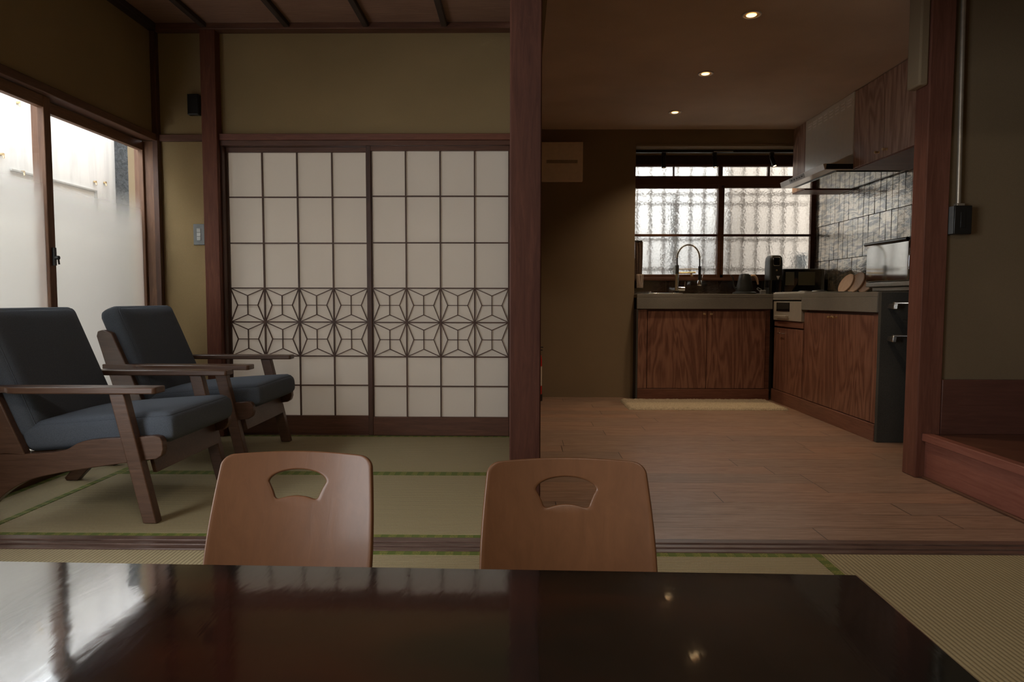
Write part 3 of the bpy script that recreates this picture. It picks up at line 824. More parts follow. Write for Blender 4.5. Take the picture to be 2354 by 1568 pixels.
def knob(x, y, z, dx, dy, parent, name='knob'):
    d = Vector((dx, dy, 0))
    rot = d.to_track_quat('Z', 'Y').to_matrix().to_4x4()
    MB().lathe([(0, 0), (.0085, 0), (.0085, .002), (.0045, .004), (.0042, .012), (.0078, .018), (.0088, .024), (.007, .028), (0, .029)],
               mat=Matrix.Translation((x, y, z)) @ rot, n=18).build(name, M_BRASS, parent)

sb = empty('sink_cabinet', (1.44, 5.43, 0))
def S(n, mt, x0, x1, y0, y1, z0, z1, b=.002): return box(n, mt, x0-1.44, x1-1.44, y0-5.43, y1-5.43, z0, z1, sb, b)
S('carcass', M_CABX, .94, 1.995, 5.45, 5.54, .09, CB-.001, 0)
S('side_stile', M_CAB, .938, 1.012, 5.432, 5.45, .090, CB-.004)
d1 = S('door', M_CAB, 1.016, 1.487, 5.430, 5.449, .092, .712)
d2 = S('door', M_CAB, 1.490, 1.953, 5.430, 5.449, .092, .712)
S('kickboard', M_CABX, .938, 1.99, 5.425, 5.45, 0, .088)
knob(1.463-1.44, 5.430-5.43, .689, 0, -1, d1); knob(1.518-1.44, 5.430-5.43, .689, 0, -1, d2)
tag(sb, 'dark red oak sink cabinet with two doors under the window', 'cabinet')

scb = empty('stove_cabinet', (2.02, 5.12, 0))
def T_(n, mt, x0, x1, y0, y1, z0, z1, b=.002, p=None): return box(n, mt, x0-2.02, x1-2.02, y0-5.12, y1-5.12, z0, z1, p or scb, b)
T_('carcass', M_CABY, 2.04, 2.50, 4.852, 5.40, .10, .79, 0)
T_('drawer_front', M_CABY, 2.012, 2.038, 4.853, 5.40, .597, .640)
dd = T_('door', M_CAB, 2.012, 2.038, 4.853, 5.40, .100, .585)
MB().tube([(-.008, .07, .545), (-.03, .07, .545), (-.03, .15, .545), (-.008, .15, .545)], .004, 8).build('bar_pull', M_CHROME, dd)
T_('kickboard', M_CABY, 2.006, 2.04, 4.840, 5.422, 0, .096)
gr = T_('grill_panel', M_CREAM, 2.002, 2.04, 4.866, 5.40, .645, .790)
lbl(gr, 'cream metal grill front')
lbl(T_('grill_window', M_BLACKG, 1.999, 2.004, 5.080, 5.335, .715, .782, .001), 'black grill window')
MB().box(-.042, -.03, -.03, .20, .672, .684).box(-.034, -.016, -.02, -.01, .672, .684).box(-.034, -.016, .18, .19, .672, .684).build('grill_handle', M_CREAM, scb, .002)
tag(scb, 'narrow oak stove cabinet with a cream grill front below the hood', 'cabinet')

cbn = empty('side_cabinet', (2.02, 4.35, 0))
def U_(n, mt, x0, x1, y0, y1, z0, z1, b=.002): return box(n, mt, x0-2.02, x1-2.02, y0-4.35, y1-4.35, z0, z1, cbn, b)
U_('carcass', M_CABY, 2.04, 2.50, 3.866, 4.842, .10, CB, 0)
e1 = U_('door', M_CAB, 2.012, 2.038, 4.374, 4.836, .100, .716)
e2 = U_('door', M_CAB, 2.012, 2.038, 3.900, 4.370, .100, .716)
U_('side_stile', M_CAB, 2.012, 2.038, 3.838, 3.896, .100, .722)
U_('kickboard', M_CABY, 2.003, 2.038, 3.838, 4.836, 0, .096)
knob(2.012-2.02, 4.418-4.35, .692, -1, 0, e1); knob(2.012-2.02, 4.345-4.35, .692, -1, 0, e2)
tag(cbn, 'dark red oak base cabinet beside the dark mortar panel, right of the stove', 'cabinet')

uc = empty('upper_cabinet', (2.36, 4.2, 1.66))
def V_(n, mt, x0, x1, y0, y1, z0, z1, b=.002): return box(n, mt, x0-2.36, x1-2.36, y0-4.2, y1-4.2, z0-1.66, z1-1.66, uc, b)
V_('carcass', M_CABU, 2.205, 2.545, 3.72, 4.548, 1.664, KC-.002, 0)
f1 = V_('door', M_CABU, 2.182, 2.203, 4.181, 4.548, 1.661, KC-.006)
f2 = V_('door', M_CABU, 2.182, 2.203, 3.72, 4.175, 1.661, KC-.006)
knob(2.182-2.36, 4.225-4.2, .040, -1, 0, f1); knob(2.182-2.36, 4.135-4.2, .040, -1, 0, f2)
lbl(V_('underside_panel', M_CABX, 2.184, 2.545, 3.72, 4.548, 1.652, 1.663, .001), 'wooden underside with crosswise grain')
tag(uc, 'brown oak upper cabinet with two doors and brass knobs', 'cabinet')
fp = empty('filler_cabinet', (2.36, 5.42, 1.655))
box('side_panel', M_CABU, -.178, -.155, -.105, .128, -.0, KC-1.657, fp, .002)
box('underside_panel', M_CABX, -.176, .185, -.105, .128, -.008, .004, fp, .001)
box('carcass', M_CABU, -.154, .185, -.105, .128, .005, KC-1.657, fp)
tag(fp, 'slim oak upper panel between the range hood and the window', 'cabinet')

hd = empty('range_hood', (2.36, 4.93, 1.66))
box('chimney', M_HOOD, -.180, .185, -.375, .380, .10, KC-1.662, hd, .003)
# canopy: thin tray with a sloping front
cz0, cz1 = .0, .040
pr = [(-.368, .038), (-.357, .0), (.188, .0), (.188, .040), (-.352, .040)]
MB().prism(pr, 'y', -.370, .378).build('canopy', M_HOOD, hd, .0015)
lbl(MB().prism([(-.350, .004), (.186, .004), (.186, .037), (-.345, .037)], 'y', -.3715, -.3702).build('end_cap', M_BLACK, hd), 'black end cap')
MB().prism([(-.300, .0403), (-.182, .10), (.18, .10), (.18, .0403)], 'y', -.33, .34).build('canopy_shoulder', M_HOOD, hd)
lbl(box('baffle_plate', M_STEELG, -.262, .165, -.325, .345, -.007, .0005, hd, .002), 'mirror polished baffle plate')
box('baffle_gap', M_BLACK, -.278, .18, -.345, .362, -.0014, .0, hd)
slot = MB()
for k in range(8):
    yc = -.318 + k*.0885
    for j in range(3): slot.box(-.1830, -.179, yc-.030, yc+.030, .420+j*.020, .4285+j*.020)
lbl(slot.build('vent_slots', M_SLOT, hd), 'row of louvre slots with caught light painted white')
MB().hexa([(-.3590, -.06, .003), (-.3590, .20, .003), (-.3560, .20, .003), (-.3560, -.06, .003),
           (-.3680, -.06, .033), (-.3680, .20, .033), (-.365, .20, .033), (-.365, -.06, .033)]).build('control_strip', M_LGREY, hd)
for k in range(5):
    box('control_button', M_GREY, -.3670, -.3620, -.03+k*.045, -.015+k*.045, .014, .022, hd, .0006)
tag(hd, 'pale metal range hood with a thin canopy over the stove', 'range hood')

ck = empty('cooktop', (2.28, 5.16, CT))
box('frame', M_LGREY, -.262, .09, -.30, .295, .0, .009, ck, .002)
lbl(box('glass_top', M_LGREY, -.255, .08, -.29, .285, .009, .014, ck, .001), 'pale glass top')
MB().lathe([(.05, .0), (.055, .014), (.045, .024), (.02, .026), (0, .026)], -.08, .13, 20).build('burner', M_BLACK, ck)
MB().lathe([(.05, .0), (.055, .014), (.045, .024), (.02, .026), (0, .026)], -.08, -.12, 20).build('burner', M_BLACK, ck)
tag(ck, 'thin pale cooktop on the worktop beneath the hood', 'cooktop')

# fridge
fr = empty('refrigerator', (2.30, 3.54, 0))
def FR(n, mt, x0, x1, y0, y1, z0, z1, b=.004, p=None): return box(n, mt, x0-2.30, x1-2.30, y0-3.54, y1-3.54, z0, z1, p or fr, b)
FR('body', M_BLACKG, 2.17, 2.545, 3.25, 3.772, .02, 1.42, .02)
def fdoor(n, mt, z0, z1):
    pts = [(-.135, .235), (-.135, -.295)] + [(-.158 - .026*(1-(2*k/16-1)**2), -.295 + .53*k/16) for k in range(17)]
    return MB().prism(pts, 'z', z0, z1).build(n, mt, fr, .008, 3)
ud = fdoor('upper_door', M_STEELG, .700, 1.385)
ld = fdoor('lower_door', M_BLACKG, .06, .668)
FR('trim_band', M_CHROME, 2.113, 2.165, 3.245, 3.778, .672, .678, .001); FR('trim_band', M_CHROME, 2.113, 2.165, 3.245, 3.778, .690, .696, .001)
FR('top_cap', M_BLACK, 2.128, 2.54, 3.255, 3.77, 1.39, 1.44, .02)
FR('plinth', M_BLACK, 2.16, 2.54, 3.26, 3.76, 0, .02, 0)
def handle(z, par):
    mb = MB()
    mb.hexa([(-.265, .19, z-.018), (-.245, .19, z-.02), (-.245, .262, z-.018), (-.262, .262, z-.014),
             (-.262, .19, z+.012), (-.240, .19, z+.014), (-.240, .262, z+.010), (-.255, .262, z+.010)])
    mb.box(-.255, -.160, .20, .222, z+.010, z+.020)
    mb.build('latch_handle', M_SATIN, par, .003)
handle(.770, ud); handle(.590, ld)
tag(fr, 'black and steel retro refrigerator with chrome latch handles behind the right post', 'refrigerator')

# ------------------------------------------------------------------ things on the worktop
fc = empty('kitchen_faucet', (1.318, 5.76, CT))
MB().lathe([(0, 0), (.026, 0), (.026, .008), (.017, .012), (.0155, .02), (.0155, .24), (.012, .245), (0, .245)], n=20).build('column', M_BLACK, fc)
lbl(MB().lathe([(.0165, .03), (.017, .04), (.017, .16), (.0165, .17)], n=20).build('chrome_sleeve', M_CHROME, fc), 'chrome sleeve')
arc = [(0, 0, .24)]
for k in range(25):
    a = PI - k/24*PI
    arc.append((.094+.094*math.cos(a), -.0, .30+.115*math.sin(a)))
arc.append((.190, 0, .225))
MB().tube(arc, .0055, 10).build('hose', M_BLACK, fc)
sp = []
for i in range(24*14+1):
    t_ = i/(24*14); a = PI*1.0 - t_*PI*1.0
    c = Vector((.094+.094*math.cos(a), 0, .30+.115*math.sin(a)))
    rad = Vector((math.cos(a), 0, math.sin(a)))
    ph = 2*PI*24*t_
    sp.append(c + rad*math.cos(ph)*.0085 + Vector((0, math.sin(ph)*.0085, 0)))
lbl(MB().tube(sp, .0014, 5).build('spring_coil', M_BRASS, fc), 'golden spring coil')
MB().tube([(0, 0, .21), (.19, 0, .213)], .003, 8).build('support_rod', M_BRASS, fc)
MB().tube([(0, 0, .178), (.155, 0, .182)], .0075, 12).tube([(.118, 0, .176), (.126, 0, .150)], [.006, .010], 12).build('side_spout', M_BRASS, fc)
MB().lathe([(0, .115), (.011, .115), (.0125, .14), (.0105, .20), (.0125, .21), (.012, .235), (0, .235)], .190, 0, 18).build('spray_grip', M_BLACK, fc)
MB().lathe([(0, .072), (.020, .072), (.022, .08), (.019, .10), (.012, .118), (0, .118)], .190, 0, 20).build('spray_head', M_CHROME, fc)
MB().tube([(.205, 0, .10), (.213, 0, .13), (.223, 0, .19)], .003, 8).build('spray_lever', M_CHROME, fc)
MB().tube([(.01, 0, .045), (.066, 0, .045)], .017, 18).tube([(.064, 0, .055), (.070, 0, .108)], [.005, .006], 10).build('mixer_lever', M_CHROME, fc)
tag(fc, 'tall spring neck kitchen faucet in front of the left window pane', 'faucet')

sk = empty('sink', (1.18, 5.68, CT))
MB().box(-.15, .14, -.14, -.125, 0, .008).box(-.15, .14, .09, .105, 0, .008).box(-.15, -.135, -.14, .105, 0, .008).box(.125, .14, -.14, .105, 0, .008).build('rim', M_CHROME, sk, .002)
lbl(box('drainer_tray', M_STEELG, -.135, .125, -.125, .09, .0005, .0045, sk, .001), 'steel drainer tray')
MB().lathe([(0, .004), (.009, .004), (.009, .018), (.006, .022), (0, .022)], -.11, -.05, 14).build('drain_knob', M_CHROME, sk)
tag(sk, 'stainless sink rim with drainer set in the worktop', 'sink')

tw = empty('hanging_cloth', (1.035, 5.90, 0))
def cloth(name, mt, x0, x1, y0, y1, z0, z1):
    mb = MB(); nx, nz = 14, 16
    g0 = []
    for i in range(nx+1):
        row = []
        for j in range(nz+1):
            u, v = i/nx, j/nz
            x = x0+(x1-x0)*u + .010*(1-v)*math.sin(6*u)
            y = y0 + (y1-y0)*.5 + .007*math.sin(u*15+v*2)*(1-.4*v)
            row.append(mb.b.verts.new((x, y, z0+(z1-z0)*v)))
        g0.append(row)
    for i in range(nx):
        for j in range(nz): mb.b.faces.new([g0[i][j], g0[i+1][j], g0[i+1][j+1], g0[i][j+1]])
    o = mb.build(name, mt, tw)
    s_ = o.modifiers.new('thickness', 'SOLIDIFY'); s_.thickness = .006
    return o
cloth('cloth', M_TOWEL, -.05, .015, -.01, .01, .965, 1.30)
lbl(cloth('cloth_tail', M_TOWELP, -.035, .025, -.028, -.012, .900, 1.02), 'pale lower edge')
MB().tube([(-.06, -.0, 1.305), (.012, -.0, 1.305)], .007, 10).build('hanging_rod', M_BLACK, tw)
tag(tw, 'dark folded cloth hanging at the left edge of the kitchen window', 'cloth')

kb = empty('kettle_base', (1.875, 5.72, CT))
MB().lathe([(0, 0), (.094, 0), (.096, .004), (.094, .016), (.085, .020), (0, .020)], n=40).build('heating_plate', M_KETTLE, kb)
MB().tube([(.09, .0, .006), (.13, .03, .006), (.15, .10, .006), (.10, .17, .006)], .004, 8).build('power_cord', M_RUBBER, kb)
tag(kb, 'round black power base under the gooseneck kettle', 'kettle base')
kt = empty('gooseneck_kettle', (1.875, 5.72, CT+.020))
MB().lathe([(0, .0), (.071, .0), (.072, .006), (.064, .05), (.054, .10), (.047, .136), (.044, .142), (0, .142)], n=40).build('body', M_KETTLE, kt)
MB().lathe([(0, .142), (.034, .142), (.036, .146), (.030, .151), (0, .153)], n=30).build('lid', M_KETTLE, kt)
MB().tube([(-.058, 0, .028), (-.080, 0, .032), (-.092, 0, .055), (-.094, 0, .090), (-.099, 0, .120), (-.110, 0, .134), (-.118, 0, .135)],
          [.009, .0075, .006, .0055, .005, .005, .005], 12).build('spout', M_KETTLE, kt)
lbl(MB().tube([(.040, 0, .128), (.062, 0, .136), (.082, 0, .134), (.096, 0, .118), (.106, 0, .090), (.112, 0, .062)],
          [.006, .009, .010, .010, .009, .007], 12).build('handle', M_BOARD, kt), 'pale wooden handle')
tag(kt, 'matte black gooseneck kettle with wooden handle on its base', 'kettle')

pl = empty('power_adapter', (2.005, 5.66, CT))
box('plug_body', M_RUBBER, -.022, .022, -.02, .02, 0, .035, pl, .005)
MB().tube([(-.02, 0, .02), (-.045, .01, .045), (-.03, .03, .055), (.0, .03, .04)], .0035, 8).build('cable', M_RUBBER, pl)
tag(pl, 'grey plug with looped cable between kettle and coffee machine', 'plug')

cm = empty('coffee_machine', (2.105, 5.70, CT))
def rr(w_, d_, r, n=5):
    pts = []
    for cx, cy, a0 in ((w_-r, d_-r, 0), (-w_+r, d_-r, PI/2), (-w_+r, -d_+r, PI), (w_-r, -d_+r, 1.5*PI)):
        for k in range(n+1):
            a = a0 + k/n*PI/2; pts.append((cx+r*math.cos(a), cy+r*math.sin(a)))
    return pts
def stack(mb, levels, n=5):
    rings = [[mb.b.verts.new((x, y, z)) for x, y in rr(w_, d_, min(r, w_-.001, d_-.001), n)] for w_, d_, r, z in levels]
    for a, b in zip(rings, rings[1:]):
        k = len(a)
        for i in range(k): mb.b.faces.new([a[i], a[(i+1) % k], b[(i+1) % k], b[i]])
    mb.b.faces.new(rings[0][::-1]); mb.b.faces.new(rings[-1])
    return mb
stack(MB(), [(.055, .07, .02, 0), (.057, .072, .02, .01), (.054, .07, .02, .12), (.053, .07, .02, .27), (.050, .066, .02, .30), (.040, .056, .02, .318), (.025, .04, .02, .322)]).build('body', M_KETTLE, cm)
lbl(stack(MB(), [(.056, .073, .02, .004), (.0555, .0725, .02, .115)]).build('water_tank', M_BLACKG, cm), 'glossy black lower half')
MB().tube([(x, -.0715, z) for x, z in ((-.02, .235), (-.027, .24), (-.028, .295), (-.020, .303), (.020, .303), (.028, .295), (.027, .24), (.02, .235), (-.02, .235))], .0018, 6).build('display_frame', M_CHROME, cm)
box('display', M_BLACKG, -.025, .025, -.0712, -.068, .240, .300, cm, .002)
MB().tube([(0, -.069, .197), (0, -.0735, .197)], .007, 16).build('button', M_BRASS, cm)
lbl(MB().prism([(-.002, .150), (.026, .150), (.012, .118)], 'y', -.0735, -.0725).build('triangle_emblem', M_TRACKW, cm), 'white downward triangle emblem')
tag(cm, 'tall black coffee machine with a white triangle emblem', 'coffee machine')

mw = empty('microwave_oven', (2.344, 5.70, CT))
box('casing', M_BLACK, -.165, .165, -.03, .16, .008, .212, mw, .004)
box('door', M_BLACKG, -.162, .140, -.042, -.030, .012, .208, mw, .003)
lbl(box('door_window', plain('oven_glass_painted_reflection', (.16, .155, .11), .10, var=.1, vscale=3, coat=.6), -.155, .088, -.0435, -.041, .075, .185, mw, .001), 'reflective door window with a beige-green reflection in its colour')  # beige-green base colour stands in for a reflection in the glass
box('window_divider', M_BLACKG, -.083, -.050, -.0445, -.0434, .075, .185, mw)
box('control_panel', M_GREY, .142, .165, -.041, -.030, .012, .208, mw, .001)
for x in (-.14, .14): box('foot', M_BLACK, x-.012, x+.012, -.01, .01, 0, .009, mw)
tag(mw, 'small black microwave oven in the kitchen corner', 'microwave')

def board(x, y, r, tilt, label):
    e = empty('round_board', (x, y, CT))
    nrm = Vector((-.88, -.10, .46)).normalized()
    rot = nrm.to_track_quat('Z', 'Y').to_matrix().to_4x4()
    up = Vector((0, 0, 1)); h = r*math.sqrt(1-nrm.z**2)
    T = Matrix.Translation((0, 0, h+.006)) @ rot
    MB().lathe([(0, -.006), (r-.004, -.006), (r, -.003), (r, .003), (r-.004, .006), (r-.012, .004), (0, .004)], mat=T, n=48).build('disc', M_BOARD, e)
    tag(e, label, 'board', 'round wooden boards on the worktop')
board(2.448, 5.150, .080, 0, 'round pale wooden board, leftmost of the three leaning boards')
board(2.472, 5.045, .085, 0, 'round pale wooden board, middle of the three leaning boards')
board(2.498, 4.935, .085, 0, 'round pale wooden board, rightmost and half behind the toaster oven')

to = empty('toaster_oven', (2.37, 4.11, CT))
MB().prism([(-.165, .03), (.16, .03), (.16, .30), (.13, .325), (-.10, .325), (-.150, .31), (-.168, .285)], 'y', -.245, .245).build('casing', M_BLACK, to, .012, 3)
lbl(box('glass_door', M_STEELG, -.182, -.166, -.235, .238, .065, .292, to, .006), 'mirror like steel framed door')
lbl(MB().tube([(-.188, -.23, .300), (-.190, .236, .300)], .011, 12).build('door_handle', M_BLACKG, to), 'dark rounded handle')
MB().box(-.178, -.166, -.24, .24, .035, .062).build('control_strip', M_STEEL, to, .003)
box('crumb_tray', M_STEEL, -.150, .14, -.215, .215, .008, .032, to, .003)
for x, y in ((-.12, -.19), (-.12, .19), (.12, -.19), (.12, .19)): MB().lathe([(0, 0), (.014, 0), (.012, .03), (0, .03)], x, y, 14).build('foot', M_BLACK, to)
tag(to, 'wide steel and black toaster oven beside the refrigerator', 'toaster oven')

# rug
def rug():
    mb = MB(); nx, ny = 150, 60
    x0, x1, y0, y1 = .79, 1.945, 4.90, 5.36
    V = []
    for i in range(nx+1):
        row = []
        for j in range(ny+1):
            u, v = i/nx, j/ny
            x = x0+(x1-x0)*u; y = y0+(y1-y0)*v
            e = min(u*(x1-x0), (1-u)*(x1-x0), v*(y1-y0), (1-v)*(y1-y0))
            hgt = .018*min(1, (e/.022))**.5 + .0015
            hgt += .006*mnoise.noise(Vector((x*70, y*70, 0))) * (1 if e > .004 else 0)
            wob = .006*mnoise.noise(Vector((x*9, y*9, 3)))
            row.append(mb.b.verts.new((x+wob, y+wob, max(.001, hgt))))
        V.append(row)
    for i in range(nx):
        for j in range(ny): mb.b.faces.new([V[i][j], V[i+1][j], V[i+1][j+1], V[i][j+1]])
    o = mb.build('kitchen_rug', plain('woolly_beige', (.40, .33, .23), .95, var=.3, vscale=160, bmp=.01))
    return tag(o, 'long fluffy beige kitchen rug in front of the sink cabinet', 'rug')
rug()

# ------------------------------------------------------------------ armchairs
def puffy(L, W_, H, r, crown=(0, 0), n=14, shear=None, T=None):
    """rounded, crowned cushion centred at origin: L along x, W along y, H along z; crown=(top,bottom)"""
    mb = MB(); cache = {}
    hx, hy, hz = L/2, W_/2, H/2
    def put(p):
        k = tuple(round(c, 5) for c in p)
        if k in cache: return cache[k]
        q = Vector((max(-hx+r, min(hx-r, p[0]*hx)), max(-hy+r, min(hy-r, p[1]*hy)), max(-hz+r, min(hz-r, p[2]*hz))))
        P = Vector((p[0]*hx, p[1]*hy, p[2]*hz))
        d = P-q
        if d.length > 1e-9:
            P = q + d.normalized()*min(r, max(abs(d.x), abs(d.y), abs(d.z)))
        cr = max(0, (1-p[0]**2))**.7*max(0, (1-p[1]**2))**.7
        P.z += (crown[0] if p[2] > 0 else -crown[1])*cr*abs(p[2])
        # sides belly out a little
        b_ = max(0, 1-p[2]**2)*.008
        P.x += b_*p[0]**5; P.y += b_*p[1]**5
        if T: P = T @ P
        v = mb.b.verts.new(P); cache[k] = v
        return v
    def sm(t): return math.sin(t*PI/2)
    for ax in range(3):
        for sgn in (-1, 1):
            for i in range(n):
                for j in range(n):
                    qd = []
                    for a, b in ((i, j), (i+1, j), (i+1, j+1), (i, j+1)):
                        u, v = sm(-1+2*a/n), sm(-1+2*b/n)
                        p = [0, 0, 0]; p[ax] = sgn; p[(ax+1) % 3] = u; p[(ax+2) % 3] = v
                        qd.append(put(p))
                    mb.b.faces.new(qd)
    return mb
def spline(pts, n=8):
    out = []
    for i in range(len(pts)-1):
        p0 = pts[max(i-1, 0)]; p1 = pts[i]; p2 = pts[i+1]; p3 = pts[min(i+2, len(pts)-1)]
        for k in range(n):
            t_ = k/n
            out.append(tuple(.5*((2*p1[c]) + (-p0[c]+p2[c])*t_ + (2*p0[c]-5*p1[c]+4*p2[c]-p3[c])*t_**2 + (-p0[c]+3*p1[c]-3*p2[c]+p3[c])*t_**3) for c in (0, 1)))
    out.append(pts[-1])
    return out
def armchair():
    """origin on the floor under the near rear foot; x forward, y across to the far side"""
    e = empty('armchair', (0, 0, 0))
    Wc = .545                       # leg centre to leg centre
    for side in (0, 1):
        yc = side*Wc
        s0, s1 = yc-.016, yc+.016
        top = spline([(.175, .243), (.29, .250), (.35, .262), (.40, .288), (.47, .299), (.60, .307), (.665, .312)], 5)
        nose = [(.685, .308), (.695, .292), (.697, .262), (.690, .240), (.672, .228), (.64, .224)]
        bot = spline([(.64, .224), (.45, .197), (.30, .172), (.20, .145), (.12, .098), (.05, .030), (.022, .0)], 6)
        foot = [(-.030, .0), (-.036, .012)]
        back = spline([(-.036, .012), (.02, .075), (.065, .125), (.085, .165), (.085, .200), (.070, .243)], 5)
        poly = top + nose + bot[1:] + foot[:1] + back
        MB().prism(poly, 'y', s0, s1).build('side_rail', M_CHAIR, e, .003)
        up = [(.205, .236), (.128, .236), (.062, .243)]
        upp = [(.200, .238), (.075, .243), (.072, .235), (-.045, .625), (-.040, .645), (-.022, .650), (.028, .640)]
        upp = [(.200, .240), (.128, .245), (.068, .238), (-.043, .622), (-.037, .645), (-.015, .652), (.030, .638)]
        MB().prism(upp, 'y', s0-.001, s1+.001).build('back_upright', M_CHAIR, e, .004)
        # front leg, raked
        y0, y1 = (s0-.022, s0+.018) if side == 0 else (s1-.018, s1+.022)
        MB().hexa([(.628, y0, 0), (.678, y0, 0), (.678, y1, 0), (.628, y1, 0),
                   (.520, y0, .466), (.574, y0, .466), (.574, y1, .466), (.520, y1, .466)]).build('front_leg', M_CHAIR, e, .004)
        # armrest: paddle shaped board
        def AY(v): return yc + (v if side else -v)
        plan = [(.688, -.022), (.694, -.016), (.694, .046), (.686, .054), (.20, .058), (.170, .052), (.150, .034), (.10, .024), (-.02, .018), (-.02, -.014), (.20, -.022)]
        pp = [(x, AY(v)) for x, v in plan]
        MB().prism(pp, 'z', .466, .489).build('armrest', M_CHAIR, e, .004)
    # cross members
    lbl(MB().hexa([(.640, .018, .172), (.655, .018, .172), (.655, Wc-.018, .172), (.640, Wc-.018, .172),
               (.618, .018, .262), (.634, .018, .262), (.634, Wc-.018, .262), (.618, Wc-.018, .262)]).build('front_stretcher', M_CHAIR, e, .002), 'wide board under the seat front')
    MB().box(.13, .15, .016, Wc-.016, .17, .23).build('rear_stretcher', M_CHAIR, e, .002)
    for k in range(4):
        z = .30+k*.10; x = .118-(z-.24)*.30
        MB().box(x-.008, x+.004, .016, Wc-.016, z, z+.04).build('back_slat', M_CHAIR, e, .002)
    for k in range(5):
        x = .22+k*.09; z = .216+k*.010
        MB().box(x, x+.045, .017, Wc-.017, z, z+.012).build('seat_slat', M_CHAIR, e, .002)
    # cushions
    ya, yb = .028, Wc-.028
    Ls, Hs = .550, .108
    ang = .075
    Ts = Matrix.Translation((.441, Wc/2, .314)) @ Matrix.Rotation(-ang, 4, 'Y')
    lbl(puffy(Ls, yb-ya+.02, Hs, .030, (.014, .0), T=Ts).build('seat_cushion', M_FABRIC, e), 'slate blue seat cushion')
    # back cushion: plane leaning back
    d = Vector((-.140, 0, .34)).normalized()
    Tb = Matrix.Translation((.085, Wc/2, .523)) @ Matrix(((d.z, 0, d.x), (0, 1, 0), (-d.x, 0, d.z))).to_4x4() 
    # local: L (x) is thickness, H (z) the height along the lean
    Rx = Matrix.Rotation(PI/2, 4, 'Y')
    lbl(puffy(.485, yb-ya+.02, .112, .030, (.012, .0), T=Tb @ Rx).build('back_cushion', M_FABRIC, e), 'slate blue back cushion')
    # stitched piping along the cushion edges
    def pipe(name, T, L, W_, H, sgn):
        hx, hy, hz = L/2-.009, W_/2-.009, H/2-.009
        pts = []
        for cx, cy, a0 in ((hx-.02, hy-.02, 0), (-hx+.02, hy-.02, PI/2), (-hx+.02, -hy+.02, PI), (hx-.02, -hy+.02, 1.5*PI)):
            for k in range(5):
                a = a0+k/4*PI/2; pts.append(T @ Vector((cx+.020*math.cos(a), cy+.020*math.sin(a), sgn*hz)))
        pts.append(pts[0])
        MB().tube(pts, .0022, 6, caps=False).build(name, M_FABRIC, e)
    pipe('seat_piping', Ts, Ls, yb-ya+.02, Hs, 1)
    pipe('back_piping', Tb @ Rx, .485, yb-ya+.02, .112, 1)
    return e
A = armchair()
A.location = (-1.97, 2.392, .0013)
tag(A, 'near wooden armchair with slate blue cushions, cut off by the left edge', 'armchair', 'armchairs by the left window')
B = copy_tree(A)
B.location = (-1.968, 3.205, .0013)
tag(B, 'far wooden armchair with slate blue cushions standing in front of the paper doors', 'armchair', 'armchairs by the left window')

# ------------------------------------------------------------------ low table
tb = empty('low_table', (.553, 1.095, .0013), -math.radians(1.35))
box('tabletop', M_TABLE, -1.75, 0, -.86, 0, .312, .350, tb, .004)
box('apron', M_TABLE, -1.68, -.07, -.79, -.07, .262, .312, tb, .003)
for x in (-1.66, -.17):
    for y in (-.77, -.17): box('leg', M_TABLE, x, x+.09, y, y+.09, 0, .262, tb, .006)
tag(tb, 'glossy black low table with reddish grain in the foreground', 'table')

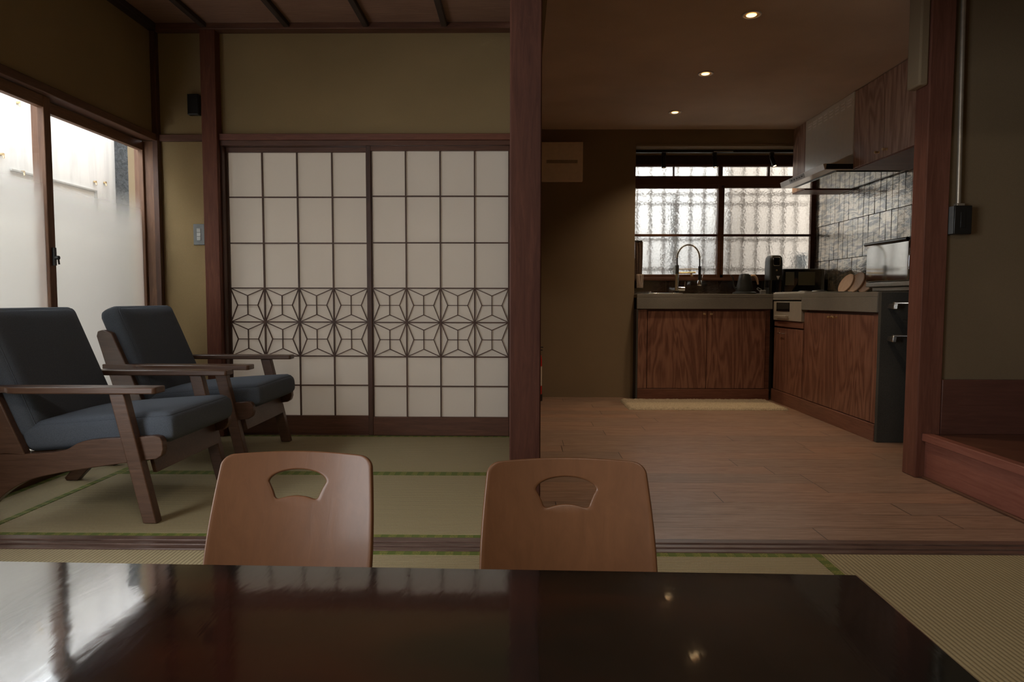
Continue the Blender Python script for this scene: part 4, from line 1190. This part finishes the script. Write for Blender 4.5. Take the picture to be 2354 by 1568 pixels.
# ------------------------------------------------------------------ legless floor chairs
def floor_chair():
    e = empty('floor_chair', (0, 0, 0))
    N_ = 128
    zc = .365
    def outer(a):
        # superellipse like outline, sampled by polygon intersection
        return a
    # outline of the back: x half width by height
    pts = []
    hw = lambda z: .175 + .014*math.sin(min(1, max(0, (.44-z)/.22))*PI/2) - .012*max(0, (.20-z)/.14)**2
    ztop, r = .456, .030
    zs = [.06+.365*k/40 for k in range(41)]      # .06 .. .425
    right = [(hw(z), z) for z in zs]
    cornr = [(hw(.425)-.030+.030*math.cos(a), .425+(.0285)*math.sin(a)) for a in [k/8*PI/2 for k in range(1, 9)]]
    topx = hw(.425)-.030
    top = [(topx*(1-2*k/24), .4535+.0035*math.cos((1-2*k/24)*PI/2)) for k in range(1, 24)]
    ring = right + cornr + top + [(-x, z) for x, z in reversed(cornr)] + [(-x, z) for x, z in reversed(right)]
    bot = [(-hw(.06)*(1-2*k/24), .06) for k in range(1, 24)]
    ring = ring + bot
    # fan shaped hand hole
    hz = .398
    fan = []
    def bez(p0, p1, p2, n):
        return [tuple((1-t)**2*p0[c]+2*(1-t)*t*p1[c]+t*t*p2[c] for c in (0, 1)) for t in [k/n for k in range(n)]]
    R_ = [(.064, .402), (.042, .424), (-.042, .424), (-.064, .402)]
    fan += bez((.067, .398), (.066, .410), (.040, .418), 8)
    fan += bez((.040, .418), (.0, .428), (-.040, .418), 14)
    fan += bez((-.040, .418), (-.066, .410), (-.067, .398), 8)
    fan += bez((-.067, .398), (-.060, .388), (-.052, .370), 8)
    fan += bez((-.052, .370), (-.049, .360), (-.036, .364), 6)
    fan += bez((-.036, .364), (.0, .375), (.036, .364), 12)
    fan += bez((.036, .364), (.049, .360), (.052, .370), 6)
    fan += bez((.052, .370), (.060, .388), (.067, .398), 8)
    cz = .383
    fan = [(x, .3815+(z-.3915)*1.08) for x, z in fan]
    def by_angle(poly, a):
        dx, dz = math.cos(a), math.sin(a); best = None
        for i in range(len(poly)):
            x1, z1 = poly[i][0], poly[i][1]-cz; x2, z2 = poly[(i+1) % len(poly)][0], poly[(i+1) % len(poly)][1]-cz
            den = dx*(z2-z1)-dz*(x2-x1)
            if abs(den) < 1e-12: continue
            t = (x1*(z2-z1)-z1*(x2-x1))/den; s = (x1*dz-z1*dx)/den
            if -1e-9 <= -s*-1 and t > 0:
                u = (dx*z1-dz*x1)/-den
                if -1e-6 <= u <= 1+1e-6: best = t if best is None else max(best, t)
        return (dx*(best or .05), cz+dz*(best or .05))
    NA, NR = 200, 14
    angs = []
    # denser angles towards the outline: take the outline's own angles
    for x, z in ring: angs.append(math.atan2(z-cz, x))
    angs = sorted(set(round(a, 5) for a in angs))
    extra = [-PI+2*PI*k/90 for k in range(90)]
    angs = sorted(set(angs + [round(a, 5) for a in extra if min(abs(a-b) for b in angs) > .02]))
    def bend(x, z):
        lean = (z-.06)*.30 - .045
        curve = -.9*x*x                       # edges come forward, to the table
        low = -.10*max(0, (.13-z)/.07)**2*.35
        return Vector((x, lean+curve+low, z*.975))
    mb = MB(); loops = []
    inn = [by_angle(fan, a) for a in angs]; outp = [by_angle(ring, a) for a in angs]
    for k in range(NR+1):
        t = k/NR
        loops.append([mb.b.verts.new(bend(i_[0]*(1-t)+o_[0]*t, i_[1]*(1-t)+o_[1]*t)) for i_, o_ in zip(inn, outp)])
    n = len(angs)
    for a, b in zip(loops, loops[1:]):
        for i in range(n): mb.b.faces.new([a[i], a[(i+1) % n], b[(i+1) % n], b[i]])
    o = mb.build('backrest', M_PLY, e)
    for p in o.data.polygons: p.use_smooth = True
    o.data.set_sharp_from_angle(angle=math.radians(60))
    sd = o.modifiers.new('thickness', 'SOLIDIFY'); sd.thickness = .011; sd.offset = 0
    bv = o.modifiers.new('edge', 'BEVEL'); bv.width = .003; bv.segments = 2; bv.limit_method = 'ANGLE'; bv.angle_limit = math.radians(50)
    # seat: continues from the back, bending forward on the floor
    sb_ = MB(); rows = []
    path = [(-.052, .066), (-.060, .045), (-.078, .026), (-.105, .014), (-.16, .009), (-.24, .009), (-.33, .009), (-.40, .010)]
    for (y, z) in path:
        row = []
        for k in range(21):
            x = -.172 + .344*k/20
            row.append(sb_.b.verts.new((x*(1.0 if y > -.3 else .98), y - .9*x*x*max(0, (z-.009)/.057), z + .0*abs(x))))
        rows.append(row)
    for a, b in zip(rows, rows[1:]):
        for k in range(20): sb_.b.faces.new([a[k], a[k+1], b[k+1], b[k]])
    s_ = sb_.build('seat', M_PLY, e)
    sd = s_.modifiers.new('thickness', 'SOLIDIFY'); sd.thickness = .011; sd.offset = 0
    return e
fc1 = floor_chair()
fc1.location = (-.514, 1.49, 0); fc1.rotation_euler = (0, 0, math.radians(-1.5))
tag(fc1, 'orange brown bent plywood floor chair at the left, standing on the tatami beyond the table', 'floor chair', 'legless floor chairs at the low table')
fc2 = copy_tree(fc1)
fc2.location = (.103, 1.435, 0); fc2.rotation_euler = (0, 0, math.radians(.6))
tag(fc2, 'orange brown bent plywood floor chair at the right, in front of the central pillar', 'floor chair', 'legless floor chairs at the low table')
